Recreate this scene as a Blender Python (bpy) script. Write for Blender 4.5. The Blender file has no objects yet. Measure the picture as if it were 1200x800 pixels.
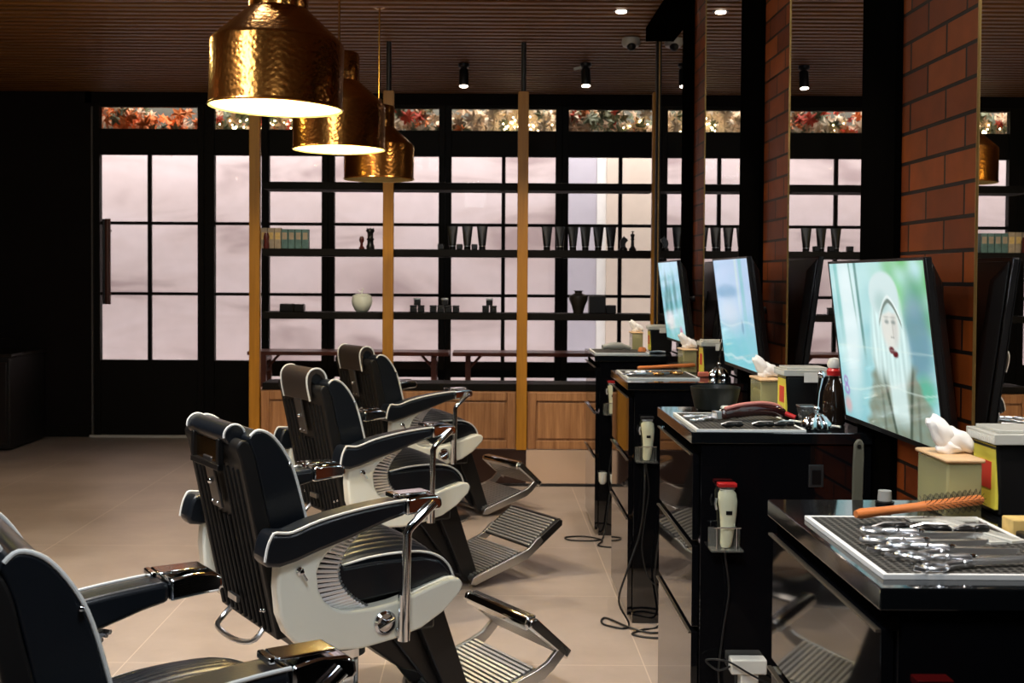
import bpy, bmesh, math, random
from mathutils import Vector, Matrix, Euler
random.seed(7)
C = bpy.context.scene.collection
PI = math.pi

# ------------------------------------------------------------------ materials
MATS = {}
def mat(name, col, rough=.5, metal=0, spec=.5, ior=1.45, trans=0, emit=None, es=0, coat=0, alpha=1, bump=None, noise=None):
    m = bpy.data.materials.new(name); m.use_nodes = True
    nt = m.node_tree; b = nt.nodes['Principled BSDF']
    b.inputs['Base Color'].default_value = (*col, 1)
    b.inputs['Roughness'].default_value = rough
    b.inputs['Metallic'].default_value = metal
    b.inputs['Specular IOR Level'].default_value = spec
    b.inputs['IOR'].default_value = ior
    b.inputs['Transmission Weight'].default_value = trans
    b.inputs['Coat Weight'].default_value = coat
    b.inputs['Alpha'].default_value = alpha
    if emit:
        b.inputs['Emission Color'].default_value = (*emit, 1)
        b.inputs['Emission Strength'].default_value = es
    tc = nt.nodes.new('ShaderNodeTexCoord')
    if bump:      # (scale, strength, kind)
        t = nt.nodes.new('ShaderNodeTexVoronoi' if bump[2] == 'v' else 'ShaderNodeTexNoise')
        t.inputs['Scale'].default_value = bump[0]
        if bump[2] == 'v': t.feature = 'SMOOTH_F1'
        nt.links.new(tc.outputs['Object'], t.inputs['Vector'])
        bp = nt.nodes.new('ShaderNodeBump'); bp.inputs['Strength'].default_value = bump[1]
        bp.inputs['Distance'].default_value = bump[3] if len(bump) > 3 else .01
        nt.links.new(t.outputs[0], bp.inputs['Height']); nt.links.new(bp.outputs[0], b.inputs['Normal'])
    # a little colour variation everywhere
    n = nt.nodes.new('ShaderNodeTexNoise'); sc, am = noise if noise else (9, .08)
    n.inputs['Scale'].default_value = sc; n.inputs['Detail'].default_value = 4
    nt.links.new(tc.outputs['Object'], n.inputs['Vector'])
    mx = nt.nodes.new('ShaderNodeMix'); mx.data_type = 'RGBA'
    mx.inputs[6].default_value = (*[c*(1-am) for c in col], 1); mx.inputs[7].default_value = (*[min(1, c*(1+am)) for c in col], 1)
    nt.links.new(n.outputs[0], mx.inputs[0]); nt.links.new(mx.outputs[2], b.inputs['Base Color'])
    MATS[name] = m
    return m

leather = mat('black_leather', (.0055, .0075, .011), .3, spec=.55, bump=(260, .15, 'n', .002))
shellm = mat('black_shell', (.006, .0055, .0055), .5, spec=.3)
panel_black = mat('matt_black_panel', (.0016, .0014, .0012), .8, spec=.0)
brown_leather = mat('dark_brown_leather', (.035, .026, .022), .4, bump=(260, .15, 'n', .002))
piping_m = mat('white_piping', (.75, .75, .72), .4)
enamel = mat('cream_enamel', (.86, .86, .76), .22, coat=.4, noise=(5, .05))
chrome = mat('chrome', (.72, .74, .76), .09, 1)
chrome_soft = mat('brushed_chrome', (.55, .56, .57), .28, 1)
alu = mat('ribbed_aluminium', (.78, .78, .79), .42, 1)
alu_dark = mat('dark_tread_gap', (.05, .05, .05), .5, .6)
blackmetal = mat('black_metal', (.012, .011, .011), .35, spec=.5)
gloss = mat('black_gloss', (.004, .004, .005), .035, spec=.65, ior=1.6, noise=(3, .02))
glosstop = mat('black_glass_top', (.005, .006, .007), .06, spec=.6, ior=1.55, noise=(3, .02))
dark_frame = mat('dark_bronze_frame', (.0065, .0048, .0032), .55, spec=.2)
dark_shelf = mat('dark_shelf_metal', (.005, .004, .003), .65, spec=.15)
dark_wall = mat('dark_wall_paint', (.009, .006, .0055), .8, spec=.2, noise=(3, .25))
brass = mat('hammered_brass', (.46, .195, .045), .2, 1, bump=(80, .25, 'v', .004))
brass_plain = mat('brass', (.62, .36, .12), .2, 1)
brass_in = mat('brass_inside', (.85, .68, .32), .4, .3)
rubber = mat('black_rubber', (.012, .012, .012), .55)
plastic_b = mat('black_plastic', (.007, .0065, .0065), .32, spec=.35)
plastic_w = mat('white_plastic', (.72, .72, .66), .3)
cream_p = mat('cream_plastic', (.75, .74, .52), .3)
red_p = mat('red_plastic', (.55, .02, .02), .3)
glass = mat('clear_glass', (.95, .97, .96), .02, trans=1, ior=1.45)
pane_glass = mat('window_glass', (.97, .97, .97), .01, trans=1, ior=1.08, spec=.2)
acryl = mat('clear_acrylic', (.9, .9, .82), .06, trans=.9, ior=1.3)
yel_acryl = mat('tinted_acrylic', (.62, .58, .30), .12, trans=.55, ior=1.3)
amber = mat('dark_amber_glass', (.10, .03, .01), .08, trans=.6)
tissue_m = mat('tissue_paper', (.93, .91, .87), .8)
lidwood = mat('bamboo_lid', (.72, .47, .25), .4, noise=(20, .2))
brush_o = mat('orange_brush_wood', (.70, .22, .06), .35)
steel = mat('polished_steel', (.86, .88, .92), .3, 1)
yellow_l = mat('yellow_label', (.80, .68, .08), .5)
red_l = mat('red_label', (.65, .05, .03), .5)
paper = mat('paper_label', (.75, .74, .68), .6)
card = mat('yellow_card', (.72, .50, .17), .6, noise=(60, .35))
ceram = mat('pale_green_ceramic', (.62, .64, .52), .25)
bowl_m = mat('dark_vase_glaze', (.016, .013, .009), .35)
teal_b = mat('teal_box', (.10, .19, .17), .5, noise=(30, .6))
tan_b = mat('tan_box', (.42, .33, .22), .5, noise=(30, .4))
chess_r = mat('dark_red_wood', (.10, .018, .012), .3)
bench_m = mat('bench_wood', (.17, .05, .03), .35, noise=(12, .3))
grey_p = mat('grey_plastic', (.075, .075, .055), .5)
mirror_m = mat('silver_mirror', (.88, .88, .88), .0, 1, noise=(1, .001))
kick_m = mat('reflection_toned_plinth', (.72, .52, .38), .16, .35, noise=(3, .04))  # polished plinth, pale base colour stands in for a bright floor reflection
white_e = mat('lamp_bulb', (1, 1, .9), .5, emit=(1, .86, .42), es=60)
spot_e = mat('spot_lens', (1, 1, .9), .5, emit=(1, .84, .66), es=14)
cctv_m = mat('camera_white', (.42, .40, .36), .4)
cable_m = mat('cable_rubber', (.012, .012, .012), .4)
fairy_e = mat('fairy_light', (1, .9, .7), .5, emit=(1, .78, .42), es=14)
towel_m = mat('white_towel', (.72, .76, .74), .9, bump=(300, .4, 'n', .002))

def wood(name, c1, c2, axis='Z', rough=.4, scale=1):
    m = bpy.data.materials.new(name); m.use_nodes = True; nt = m.node_tree; b = nt.nodes['Principled BSDF']
    tc = nt.nodes.new('ShaderNodeTexCoord'); mp = nt.nodes.new('ShaderNodeMapping')
    s = {'Z': (28, 28, 1.3), 'X': (1.3, 28, 28), 'Y': (28, 1.3, 28)}[axis]
    mp.inputs['Scale'].default_value = tuple(k*scale for k in s)
    n = nt.nodes.new('ShaderNodeTexNoise'); n.inputs['Scale'].default_value = 1.6; n.inputs['Detail'].default_value = 6; n.inputs['Roughness'].default_value = .65
    cr = nt.nodes.new('ShaderNodeValToRGB'); cr.color_ramp.elements[0].color = (*c1, 1); cr.color_ramp.elements[1].color = (*c2, 1)
    cr.color_ramp.elements[0].position = .34; cr.color_ramp.elements[1].position = .66
    nt.links.new(tc.outputs['Object'], mp.inputs[0]); nt.links.new(mp.outputs[0], n.inputs['Vector'])
    nt.links.new(n.outputs[0], cr.inputs[0]); nt.links.new(cr.outputs[0], b.inputs['Base Color'])
    b.inputs['Roughness'].default_value = rough
    MATS[name] = m; return m
post_wood = wood('golden_post_wood', (.36, .145, .004), (.46, .20, .010), 'Z', .45)
cab_wood = wood('cabinet_oak', (.24, .098, .034), (.48, .235, .095), 'Z', .42)
slat_wood = wood('slat_walnut', (.13, .046, .006), (.24, .092, .014), 'X', .5)

def floor_mat():
    m = bpy.data.materials.new('porcelain_floor_tile'); m.use_nodes = True; nt = m.node_tree; b = nt.nodes['Principled BSDF']
    tc = nt.nodes.new('ShaderNodeTexCoord'); mp = nt.nodes.new('ShaderNodeMapping')
    mp.inputs['Location'].default_value = (1.252, -5.04, 0)
    br = nt.nodes.new('ShaderNodeTexBrick'); br.offset = 0; br.squash = 1
    for k, v in dict(Scale=1, ).items(): br.inputs[k].default_value = v
    br.inputs['Mortar Size'].default_value = .0022; br.inputs['Mortar Smooth'].default_value = .1
    br.inputs['Brick Width'].default_value = .905; br.inputs['Row Height'].default_value = .905
    n = nt.nodes.new('ShaderNodeTexNoise'); n.inputs['Scale'].default_value = 2.2; n.inputs['Detail'].default_value = 8; n.inputs['Roughness'].default_value = .62
    cr = nt.nodes.new('ShaderNodeValToRGB'); e = cr.color_ramp.elements
    e[0].position = .3; e[0].color = (.33, .26, .212, 1); e[1].position = .72; e[1].color = (.47, .385, .325, 1)
    nt.links.new(tc.outputs['Object'], mp.inputs[0]); nt.links.new(mp.outputs[0], br.inputs['Vector'])
    nt.links.new(tc.outputs['Object'], n.inputs['Vector']); nt.links.new(n.outputs[0], cr.inputs[0])
    nt.links.new(cr.outputs[0], br.inputs['Color1']); nt.links.new(cr.outputs[0], br.inputs['Color2'])
    br.inputs['Mortar'].default_value = (.60, .50, .41, 1)
    nt.links.new(br.outputs['Color'], b.inputs['Base Color'])
    mr = nt.nodes.new('ShaderNodeMapRange'); mr.inputs[3].default_value = .30; mr.inputs[4].default_value = .46
    nt.links.new(n.outputs[0], mr.inputs[0]); nt.links.new(mr.outputs[0], b.inputs['Roughness'])
    return m
floor_m = floor_mat()

def brick_mat():
    m = bpy.data.materials.new('glazed_orange_brick'); m.use_nodes = True; nt = m.node_tree; b = nt.nodes['Principled BSDF']
    tc = nt.nodes.new('ShaderNodeTexCoord'); sp = nt.nodes.new('ShaderNodeSeparateXYZ'); cb = nt.nodes.new('ShaderNodeCombineXYZ')
    nt.links.new(tc.outputs['Object'], sp.inputs[0]); nt.links.new(sp.outputs[1], cb.inputs[0]); nt.links.new(sp.outputs[2], cb.inputs[1])
    br = nt.nodes.new('ShaderNodeTexBrick'); br.offset = .5
    br.inputs['Scale'].default_value = 1; br.inputs['Mortar Size'].default_value = .0048; br.inputs['Mortar Smooth'].default_value = .15
    br.inputs['Brick Width'].default_value = .228; br.inputs['Row Height'].default_value = .0745
    br.inputs['Color1'].default_value = (.29, .062, .009, 1); br.inputs['Color2'].default_value = (.12, .022, .005, 1); br.inputs['Mortar'].default_value = (.012, .008, .006, 1)
    nt.links.new(cb.outputs[0], br.inputs['Vector'])
    n = nt.nodes.new('ShaderNodeTexNoise'); n.inputs['Scale'].default_value = 14; n.inputs['Detail'].default_value = 6
    nt.links.new(cb.outputs[0], n.inputs['Vector'])
    mx = nt.nodes.new('ShaderNodeMix'); mx.data_type = 'RGBA'; mx.blend_type = 'MULTIPLY'; mx.inputs[0].default_value = .55
    nt.links.new(br.outputs['Color'], mx.inputs[6]); nt.links.new(n.outputs[0], mx.inputs[7]); nt.links.new(mx.outputs[2], b.inputs['Base Color'])
    bp = nt.nodes.new('ShaderNodeBump'); bp.inputs['Strength'].default_value = .8; bp.inputs['Distance'].default_value = .008; bp.invert = True
    nt.links.new(br.outputs['Fac'], bp.inputs['Height']); nt.links.new(bp.outputs[0], b.inputs['Normal'])
    b.inputs['Roughness'].default_value = .5; b.inputs['Specular IOR Level'].default_value = .18
    return m
brick_m = brick_mat()

def vcol_emit(name, strength):
    m = bpy.data.materials.new(name); m.use_nodes = True; nt = m.node_tree; b = nt.nodes['Principled BSDF']
    a = nt.nodes.new('ShaderNodeVertexColor'); a.layer_name = 'Col'
    b.inputs['Base Color'].default_value = (.01, .01, .01, 1); b.inputs['Roughness'].default_value = .12
    nt.links.new(a.outputs[0], b.inputs['Emission Color']); b.inputs['Emission Strength'].default_value = strength
    return m
screen_m = vcol_emit('tv_picture', 1.0)

def street_mat():
    m = bpy.data.materials.new('pale_street_hoarding'); m.use_nodes = True; nt = m.node_tree; b = nt.nodes['Principled BSDF']
    tc = nt.nodes.new('ShaderNodeTexCoord'); mp = nt.nodes.new('ShaderNodeMapping'); mp.inputs['Rotation'].default_value = (0, .5, 0); mp.inputs['Scale'].default_value = (.5, 1, 1.6)
    n = nt.nodes.new('ShaderNodeTexNoise'); n.inputs['Scale'].default_value = 1.3; n.inputs['Detail'].default_value = 3; n.inputs['Distortion'].default_value = .8
    cr = nt.nodes.new('ShaderNodeValToRGB'); e = cr.color_ramp.elements
    e[0].position = .35; e[0].color = (.44, .335, .325, 1); e[1].position = .60; e[1].color = (.72, .605, .595, 1)
    x = cr.color_ramp.elements.new(.47); x.color = (.66, .54, .52, 1)
    nt.links.new(tc.outputs['Object'], mp.inputs[0]); nt.links.new(mp.outputs[0], n.inputs['Vector']); nt.links.new(n.outputs[0], cr.inputs[0]); nt.links.new(cr.outputs[0], b.inputs['Base Color'])
    b.inputs['Roughness'].default_value = .7
    return m
street_m = street_mat()
street_cream = mat('cream_street_board', (.72, .60, .49), .7, noise=(2, .05))
street_lilac = mat('lilac_street_board', (.56, .52, .57), .7, noise=(2, .08))
street_white = mat('white_street_strip', (.86, .83, .78), .7)

def mat_mat():   # rubber bar mat: fine grid of square dimples
    m = bpy.data.materials.new('rubber_grid'); m.use_nodes = True; nt = m.node_tree; b = nt.nodes['Principled BSDF']
    tc = nt.nodes.new('ShaderNodeTexCoord')
    br = nt.nodes.new('ShaderNodeTexBrick'); br.offset = 0
    br.inputs['Scale'].default_value = 1; br.inputs['Mortar Size'].default_value = .0026; br.inputs['Brick Width'].default_value = .0125; br.inputs['Row Height'].default_value = .0125
    br.inputs['Color1'].default_value = (.002, .002, .002, 1); br.inputs['Color2'].default_value = (.002, .002, .002, 1); br.inputs['Mortar'].default_value = (.10, .095, .085, 1)
    nt.links.new(tc.outputs['Object'], br.inputs['Vector']); nt.links.new(br.outputs['Color'], b.inputs['Base Color'])
    bp = nt.nodes.new('ShaderNodeBump'); bp.inputs['Strength'].default_value = 1; bp.inputs['Distance'].default_value = .003
    nt.links.new(br.outputs['Fac'], bp.inputs['Height']); nt.links.new(bp.outputs[0], b.inputs['Normal'])
    b.inputs['Roughness'].default_value = .6; b.inputs['Specular IOR Level'].default_value = .12
    return m
grid_m = mat_mat()

# ------------------------------------------------------------------ mesh helpers
def box(bm, lo, hi, M=None):
    vs = [bm.verts.new((x, y, z)) for x in (lo[0], hi[0]) for y in (lo[1], hi[1]) for z in (lo[2], hi[2])]
    for f in ((0,1,3,2), (4,6,7,5), (0,4,5,1), (2,3,7,6), (0,2,6,4), (1,5,7,3)):
        bm.faces.new([vs[i] for i in f])
    if M: bmesh.ops.transform(bm, matrix=M, verts=vs)
    return vs
def tube(bm, pts, r, n=10, cap=True):
    pts = [Vector(p) for p in pts]; rs = r if isinstance(r, (list, tuple)) else [r]*len(pts)
    rings = []; up = None
    for i, p in enumerate(pts):
        d = (pts[min(i+1, len(pts)-1)] - pts[max(i-1, 0)]).normalized()
        if up is None:
            up = d.orthogonal().normalized()
        else:
            up = (up - d*up.dot(d)).normalized()
        s = d.cross(up)
        rings.append([bm.verts.new(p + rs[i]*(math.cos(2*PI*k/n)*up + math.sin(2*PI*k/n)*s)) for k in range(n)])
    for a, b in zip(rings, rings[1:]):
        for k in range(n): bm.faces.new((a[k], a[(k+1) % n], b[(k+1) % n], b[k]))
    if cap:
        bm.faces.new(rings[0][::-1]); bm.faces.new(rings[-1])
def lathe(bm, prof, c=(0, 0, 0), n=32, flute=None, M=None):
    rings = []; allv = []
    for r, z in prof:
        if r < 1e-5:
            v = bm.verts.new((c[0], c[1], c[2]+z)); rings.append([v]*n); allv.append(v)
        else:
            ring = []
            for k in range(n):
                a = 2*PI*k/n; rr = r*(1 + (flute[1]*math.cos(flute[0]*a) if flute else 0))
                ring.append(bm.verts.new((c[0]+rr*math.cos(a), c[1]+rr*math.sin(a), c[2]+z)))
            rings.append(ring); allv += ring
    for a, b in zip(rings, rings[1:]):
        for k in range(n):
            q = [a[k], a[(k+1) % n], b[(k+1) % n], b[k]]; u = []
            for v in q:
                if v not in u: u.append(v)
            if len(u) > 2:
                try: bm.faces.new(u)
                except ValueError: pass
    if M: bmesh.ops.transform(bm, matrix=M, verts=allv)
    return allv
def prism(bm, prof, y0, y1, plane='xz', M=None):   # extrude a closed (a, z) outline between y0 and y1
    def P(a, z, y): return {'xz': (a, y, z), 'yz': (y, a, z), 'xy': (a, z, y)}[plane]
    A = [bm.verts.new(P(a, z, y0)) for a, z in prof]; B = [bm.verts.new(P(a, z, y1)) for a, z in prof]
    n = len(prof)
    bm.faces.new(A); bm.faces.new(B[::-1])
    for i in range(n): bm.faces.new((A[i], B[i], B[(i+1) % n], A[(i+1) % n]))
    if M: bmesh.ops.transform(bm, matrix=M, verts=A+B)
def sphere(bm, c, r, s=(1, 1, 1), n=14):
    prof = [(r*math.sin(PI*i/8), -r*math.cos(PI*i/8)) for i in range(9)]
    prof[0] = (0, -r); prof[-1] = (0, r)
    lathe(bm, prof, (0, 0, 0), n, M=Matrix.Translation(c) @ Matrix.Diagonal((*s, 1)))
def smooth(pts, n=4):    # Catmull-Rom through 2D/3D points
    out = []
    P = [Vector(p) for p in pts]
    for i in range(len(P)-1):
        p0, p1, p2, p3 = P[max(i-1, 0)], P[i], P[i+1], P[min(i+2, len(P)-1)]
        for k in range(n):
            t = k/n
            out.append(.5*((2*p1)+(-p0+p2)*t+(2*p0-5*p1+4*p2-p3)*t*t+(-p0+3*p1-3*p2+p3)*t**3))
    out.append(P[-1]); return [tuple(v) for v in out]

def obj(name, bm, m, parent=None, loc=None, rot=None, bevel=0, sm=True, seg=2, ang=35):
    bmesh.ops.recalc_face_normals(bm, faces=bm.faces[:])
    me = bpy.data.meshes.new(name); bm.to_mesh(me); bm.free()
    mm = m if isinstance(m, (list, tuple)) else [m]
    for x in mm: me.materials.append(x)
    o = bpy.data.objects.new(name, me); C.objects.link(o)
    if parent: o.parent = parent
    if loc: o.location = loc
    if rot: o.rotation_euler = rot
    if bevel:
        b = o.modifiers.new('Bevel', 'BEVEL'); b.width = bevel; b.segments = seg; b.limit_method = 'ANGLE'; b.angle_limit = math.radians(ang)
    if sm:
        for p in me.polygons: p.use_smooth = True
        try: me.set_sharp_from_angle(angle=math.radians(38))
        except Exception: pass
    return o
def B(fn, *a, **k):
    bm = bmesh.new(); fn(bm, *a, **k); return bm
def boxes(*bs):
    bm = bmesh.new()
    for lo, hi in bs: box(bm, lo, hi)
    return bm
def thing(name, label, cat, loc=(0, 0, 0), rz=0, group=None):
    o = bpy.data.objects.new(name, None); C.objects.link(o); o.location = loc; o.rotation_euler = (0, 0, rz)
    o.empty_display_size = .05
    return tag(o, label, cat, group)
def tag(o, label, cat, group=None):
    o['label'] = label; o['category'] = cat
    if group: o['group'] = group
    return o
def struct(name, bm, m, parent=None, **k):
    o = obj(name, bm, m, parent, **k)
    if not parent: o['kind'] = 'structure'
    return o
def dup(root, loc, rz=None, label=None, parent=None):
    c = root.copy(); C.objects.link(c)
    if parent: c.parent = parent
    else:
        c.location = loc
        if rz is not None: c.rotation_euler = (root.rotation_euler[0], root.rotation_euler[1], rz)
        if label: c['label'] = label
    for ch in list(root.children): dup(ch, None, None, None, c)
    return c

# ------------------------------------------------------------------ the room shell
XW = 1.04; HC = 2.86; YB = 9.95
struct('floor', boxes(((-4.7, -2.6, -.06), (3.2, 10.1, 0))), floor_m, sm=False)
bm = bmesh.new(); box(bm, (-4.7, -2.6, HC+.03), (3.2, 10.1, HC+.09))
struct('ceiling', bm, mat('ceiling_void', (.006, .004, .003), .9), sm=False)
bm = bmesh.new(); y = -2.55
while y < 9.9:
    box(bm, (-4.7, y, HC), (3.2, y+.056, HC+.028)); y += .104
o = struct('trim_1', bm, slat_wood, sm=False, bevel=.004); o['label'] = 'dark walnut slats covering the ceiling'
struct('wall_left', boxes(((-4.76, -2.6, 0), (-4.7, 10.1, HC+.03))), dark_wall, sm=False)
struct('wall_front', boxes(((-4.7, -2.66, 0), (1.2, -2.6, HC+.03))), dark_wall, sm=False)
struct('wall_far_right', boxes(((3.2, 7.2, 0), (3.26, 10.1, HC+.03))), dark_wall, sm=False)
struct('wall_behind_mirrors', boxes(((XW+.13, 7.24, 0), (3.2, 7.3, HC+.03))), dark_wall, sm=False)
# mirror wall: core wall with brick face
struct('wall_right', boxes(((XW+.005, -2.6, 0), (XW+.13, 7.235, HC+.03))), brick_m, sm=False)
struct('trim_2', boxes(((XW-.09, -2.6, HC-.085), (XW+.004, 7.235, HC-.002))), panel_black, sm=False)['label'] = 'black bulkhead where mirror wall meets ceiling'
struct('trim_3', boxes(((XW-.02, 7.236, 0), (XW+.13, 7.28, HC-.002))), dark_frame, sm=False)['label'] = 'dark end frame of the mirror wall'
edge_m = mat('dull_brass_edge', (.26, .15, .045), .45, .8)
struct('trim_30', boxes(((XW-.012, -2.6, 0), (XW+.003, 1.418, HC-.087))), panel_black, sm=False)['label'] = 'unseen black panel added beside the camera to darken counter reflections'  # out of view, added so the nearest counter end reflects black
# mirrors with black pilaster strip at the near end of each
MIR = [(.15, .94), (1.70, 2.53), (3.29, 4.11), (4.87, 5.70), (6.33, 7.232)]
mlabels = ['tall wall mirror nearest the camera side, mostly out of view', 'tall wall mirror at the right edge of the view above the white-lidded bin',
           'tall wall mirror just left of the nearest brick pier', 'narrow looking tall wall mirror above the second television', 'farthest tall wall mirror behind the smallest television']
for k, (a, b) in enumerate(MIR):
    if k == 0: continue
    t = thing('wall_mirror', mlabels[k], 'mirror', (XW, a, 0), 0, 'tall frameless wall mirrors between brick piers')
    obj('mirror_glass', boxes(((-.006, .006, .75), (.004, b-a-.006, HC-.087))), mirror_m, t, sm=False)
    obj('edge_strip', boxes(((-.009, 0, .75), (.004, .004, HC-.087)), ((-.009, b-a-.004, .75), (.004, b-a, HC-.087))), edge_m, t, sm=False)
for k, (a, b) in enumerate([(1.42, 1.70), (3.02, 3.288), (4.52, 4.868), (6.06, 6.328)]):
    o = struct('trim_%d' % (4+k), boxes(((XW-.014, a, 0), (XW+.004, b, HC-.087))), panel_black, sm=False); o['label'] = 'black panel strip beside a mirror'
for k, (a, b) in enumerate(MIR[1:]):
    o = struct('trim_%d' % (9+k), boxes(((XW-.010, a, 0), (XW+.004, b, .748))), gloss, sm=False); o['label'] = 'black wall panel below a mirror'

# ------------------------------------------------------------------ glazed back wall
ZT0, ZT1, ZP1, ZP0 = 2.567, 2.746, 2.351, .645
struct('wall_back', boxes(((-4.7, YB, 0), (-3.287, YB+.12, HC+.03)), ((-3.34, YB, ZT1+.03), (3.2, YB+.12, HC+.03)), ((-3.34, YB+.02, ZP1+.05), (3.2, YB+.1, ZT0-.03)), ((2.62, YB, 0), (3.2, YB+.12, ZT1+.04))), dark_wall, sm=False)
struct('baseboard_back', boxes(((-4.7, YB-.012, 0), (-3.29, YB-.001, .09))), dark_frame, sm=False)
def glazing(name, x0, x1, thins, z0, z1, muntins, solid=None, fw=.05, slit=None, fr=None, label=None):
    bm = bmesh.new(); y0, y1 = YB-.01, YB+.06
    zb = 0; fl = fw; fr = fw if fr is None else fr
    if fr < 0: fl, fr = -fr, fw
    box(bm, (x0, y0, zb), (x0+fl, y1, ZT1+.028)); box(bm, (x1-fr, y0, zb), (x1, y1, ZT1+.028))
    box(bm, (x0+fl, y0+.008, ZT1), (x1-fr, y1-.005, ZT1+.028)); box(bm, (x0+fl, y0+.012, z1), (x1-fr, y1-.007, ZT0))
    for m in muntins: box(bm, (x0+fl, y0+.015, m-.013), (x1-fr, y1-.02, m+.013))
    for t in thins: box(bm, (t-.016, y0+.012, z0), (t+.016, y1-.022, z1))
    if slit:
        box(bm, (x0+fl, y0+.005, slit[1]), (x1-fr, y1-.008, z0)); box(bm, (x0+fl, y0+.005, 0), (x1-fr, y1-.008, slit[0]))
        for t in thins: box(bm, (t-.016, y0+.014, slit[0]), (t+.016, y1-.02, slit[1]))
    else:
        box(bm, (x0+fl, y0+.012, 0.02), (x1-fr, y1-.008, z0))
    o = struct(name, bm, dark_frame, sm=False, bevel=.003)
    if label: o['label'] = label
    gl = boxes(((x0+fl, YB+.028, slit[0] if slit else z0), (x1-fr, YB+.032, z1)))
    obj('pane', gl, pane_glass, o, sm=False)
    obj('transom_pane', boxes(((x0+fl, YB+.028, ZT0), (x1-fr, YB+.032, ZT1))), pane_glass, o, sm=False)
    return o
d1 = glazing('door_1', -3.27, -2.352, [-2.808], ZP0, ZP1, [1.785, 1.198], fw=.053, label='dark framed glass entrance door with long vertical pull handle')
bm = bmesh.new()
for yy in (YB-.075,):
    tube(bm, [(-3.13, yy, 1.11), (-3.13, yy, 1.815)], .024, 12)
    for z in (1.2, 1.72): tube(bm, [(-3.13, yy, z), (-3.13, YB, z)], .011, 8)
obj('door_handle', bm, wood('handle_wood', (.09, .03, .02), (.14, .05, .032), 'Z'), d1)
bm = bmesh.new(); tube(bm, [(-3.175, YB-.03, 1.11), (-3.175, YB-.03, 1.815)], .014, 8); obj('door_handle', bm, blackmetal, d1)
obj('threshold', boxes(((-3.3, YB-.03, 0.0), (-2.34, YB+.06, .018))), mat('pale_threshold', (.62, .58, .52), .4), d1, sm=False)
obj('jamb_strip', boxes(((-3.285, YB-.02, 0.02), (-3.272, YB+.03, ZT1))), mat('pale_jamb_strip', (.12, .11, .10), .4), d1, sm=False)
glazing('door_2', -2.35, -1.822, [], ZP0, ZP1, [1.785, 1.198], fw=.085, fr=.052, label='narrow dark framed glass leaf beside the entrance door')
vs_ = [(-1.820, -1.322), (-1.32, -.350), (-.348, .622), (.624, 1.594), (1.596, 2.62)]
for i, (a, b) in enumerate(vs_):
    glazing('window_%d' % (i+1), a, b, [] if i == 0 else [(a+b)/2], ZP0, ZP1, [1.785, 1.198], fw=.052, fr=None if i else -.008, slit=(.18, .515))

# the street beyond the glass
struct('wall_street', boxes(((-8, 11.6, -.3), (7, 11.66, 3.6))), street_m, sm=False)
struct('floor_street', boxes(((-8, 10.12, -.3), (7, 11.6, -.06))), mat('street_paving', (.35, .31, .30), .6), sm=False)
struct('trim_20', boxes(((1.15, 11.50, -.06), (5.0, 11.59, 3.5))), street_cream, sm=False)['label'] = 'cream boarding outside the right windows'
struct('trim_21', boxes(((1.06, 11.52, -.06), (1.148, 11.59, 3.5))), street_white, sm=False)['label'] = 'white upright strip outside'
struct('trim_22', boxes(((.70, 11.54, -.06), (1.058, 11.59, 3.5))), street_lilac, sm=False)['label'] = 'lilac grey upright boarding outside'
struct('trim_23', boxes(((-3.9, 10.56, 2.46), (3.4, 10.62, 3.2))), mat('grey_green_soffit', (.17, .17, .14), .8, noise=(4, .4)), sm=False)['label'] = 'grey green soffit board outside above the windows'
# autumn leaf garland in the transom lights
leafcols = [mat('leaf_orange', (.75, .20, .04), .6), mat('leaf_red', (.62, .07, .03), .6), mat('leaf_tan', (.62, .42, .26), .6), mat('leaf_green', (.16, .17, .09), .6), mat('leaf_cream', (.85, .68, .48), .6)]
bm = bmesh.new()
outline = [(0, -.5), (.08, -.2), (.42, -.28), (.28, -.05), (.5, .15), (.2, .12), (.18, .3), (.06, .2), (0, .52), (-.06, .2), (-.18, .3), (-.2, .12), (-.5, .15), (-.28, -.05), (-.42, -.28), (-.08, -.2)]
def leafz(x):
    return 2.66 + .04*math.sin(x*3.1) + .03*math.sin(x*7.7+1)
for i in range(900):
    x = random.uniform(-3.6, 2.9); z = leafz(x) + random.gauss(0, .07); yy = random.uniform(10.16, 10.42)
    if z > 2.84: z = 2.84 - random.random()*.1
    s = random.uniform(.09, .19)
    M = Matrix.Translation((x, yy, z)) @ Euler((random.uniform(.9, 2.2), random.uniform(-.7, .7), random.uniform(-.8, .8))).to_matrix().to_4x4() @ Matrix.Rotation(random.uniform(0, 6.3), 4, 'Z')
    vs = [bm.verts.new(M @ Vector((a*s, b*s, .06*s*math.sin(9*a)))) for a, b in outline]
    c = bm.verts.new(M @ Vector((0, 0, .01)))
    reg = math.sin(x*1.9+.6)+random.gauss(0, .8)
    col = 0 if (x < -2.4 and random.random() < .55) else (4 if abs(x-.22) < .4 and random.random() < .6 else (random.choice([2, 3, 4, 2, 3]) if reg > 0 else random.choice([0, 1, 3, 2, 4, 3])))
    for k in range(len(vs)):
        f = bm.faces.new((vs[k], vs[(k+1) % len(vs)], c)); f.material_index = col
g = obj('autumn_leaf_garland', bm, leafcols, sm=False)
tag(g, 'garland of orange, red and cream autumn leaves hung outside above the windows', 'garland'); g['kind'] = 'stuff'
bm = bmesh.new()
for cxx, n in ((.25, 26), (-2.02, 22), (-1.75, 10), (-.9, 3), (1.3, 6)):
    for i in range(n):
        sphere(bm, (cxx+random.gauss(0, .11), 10.13+random.random()*.06, 2.60+abs(random.gauss(0, .045))), .007, n=6)
g = obj('fairy_lights', bm, fairy_e); tag(g, 'warm white fairy lights glowing among the autumn leaves above windows', 'fairy lights'); g['kind'] = 'stuff'

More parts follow.
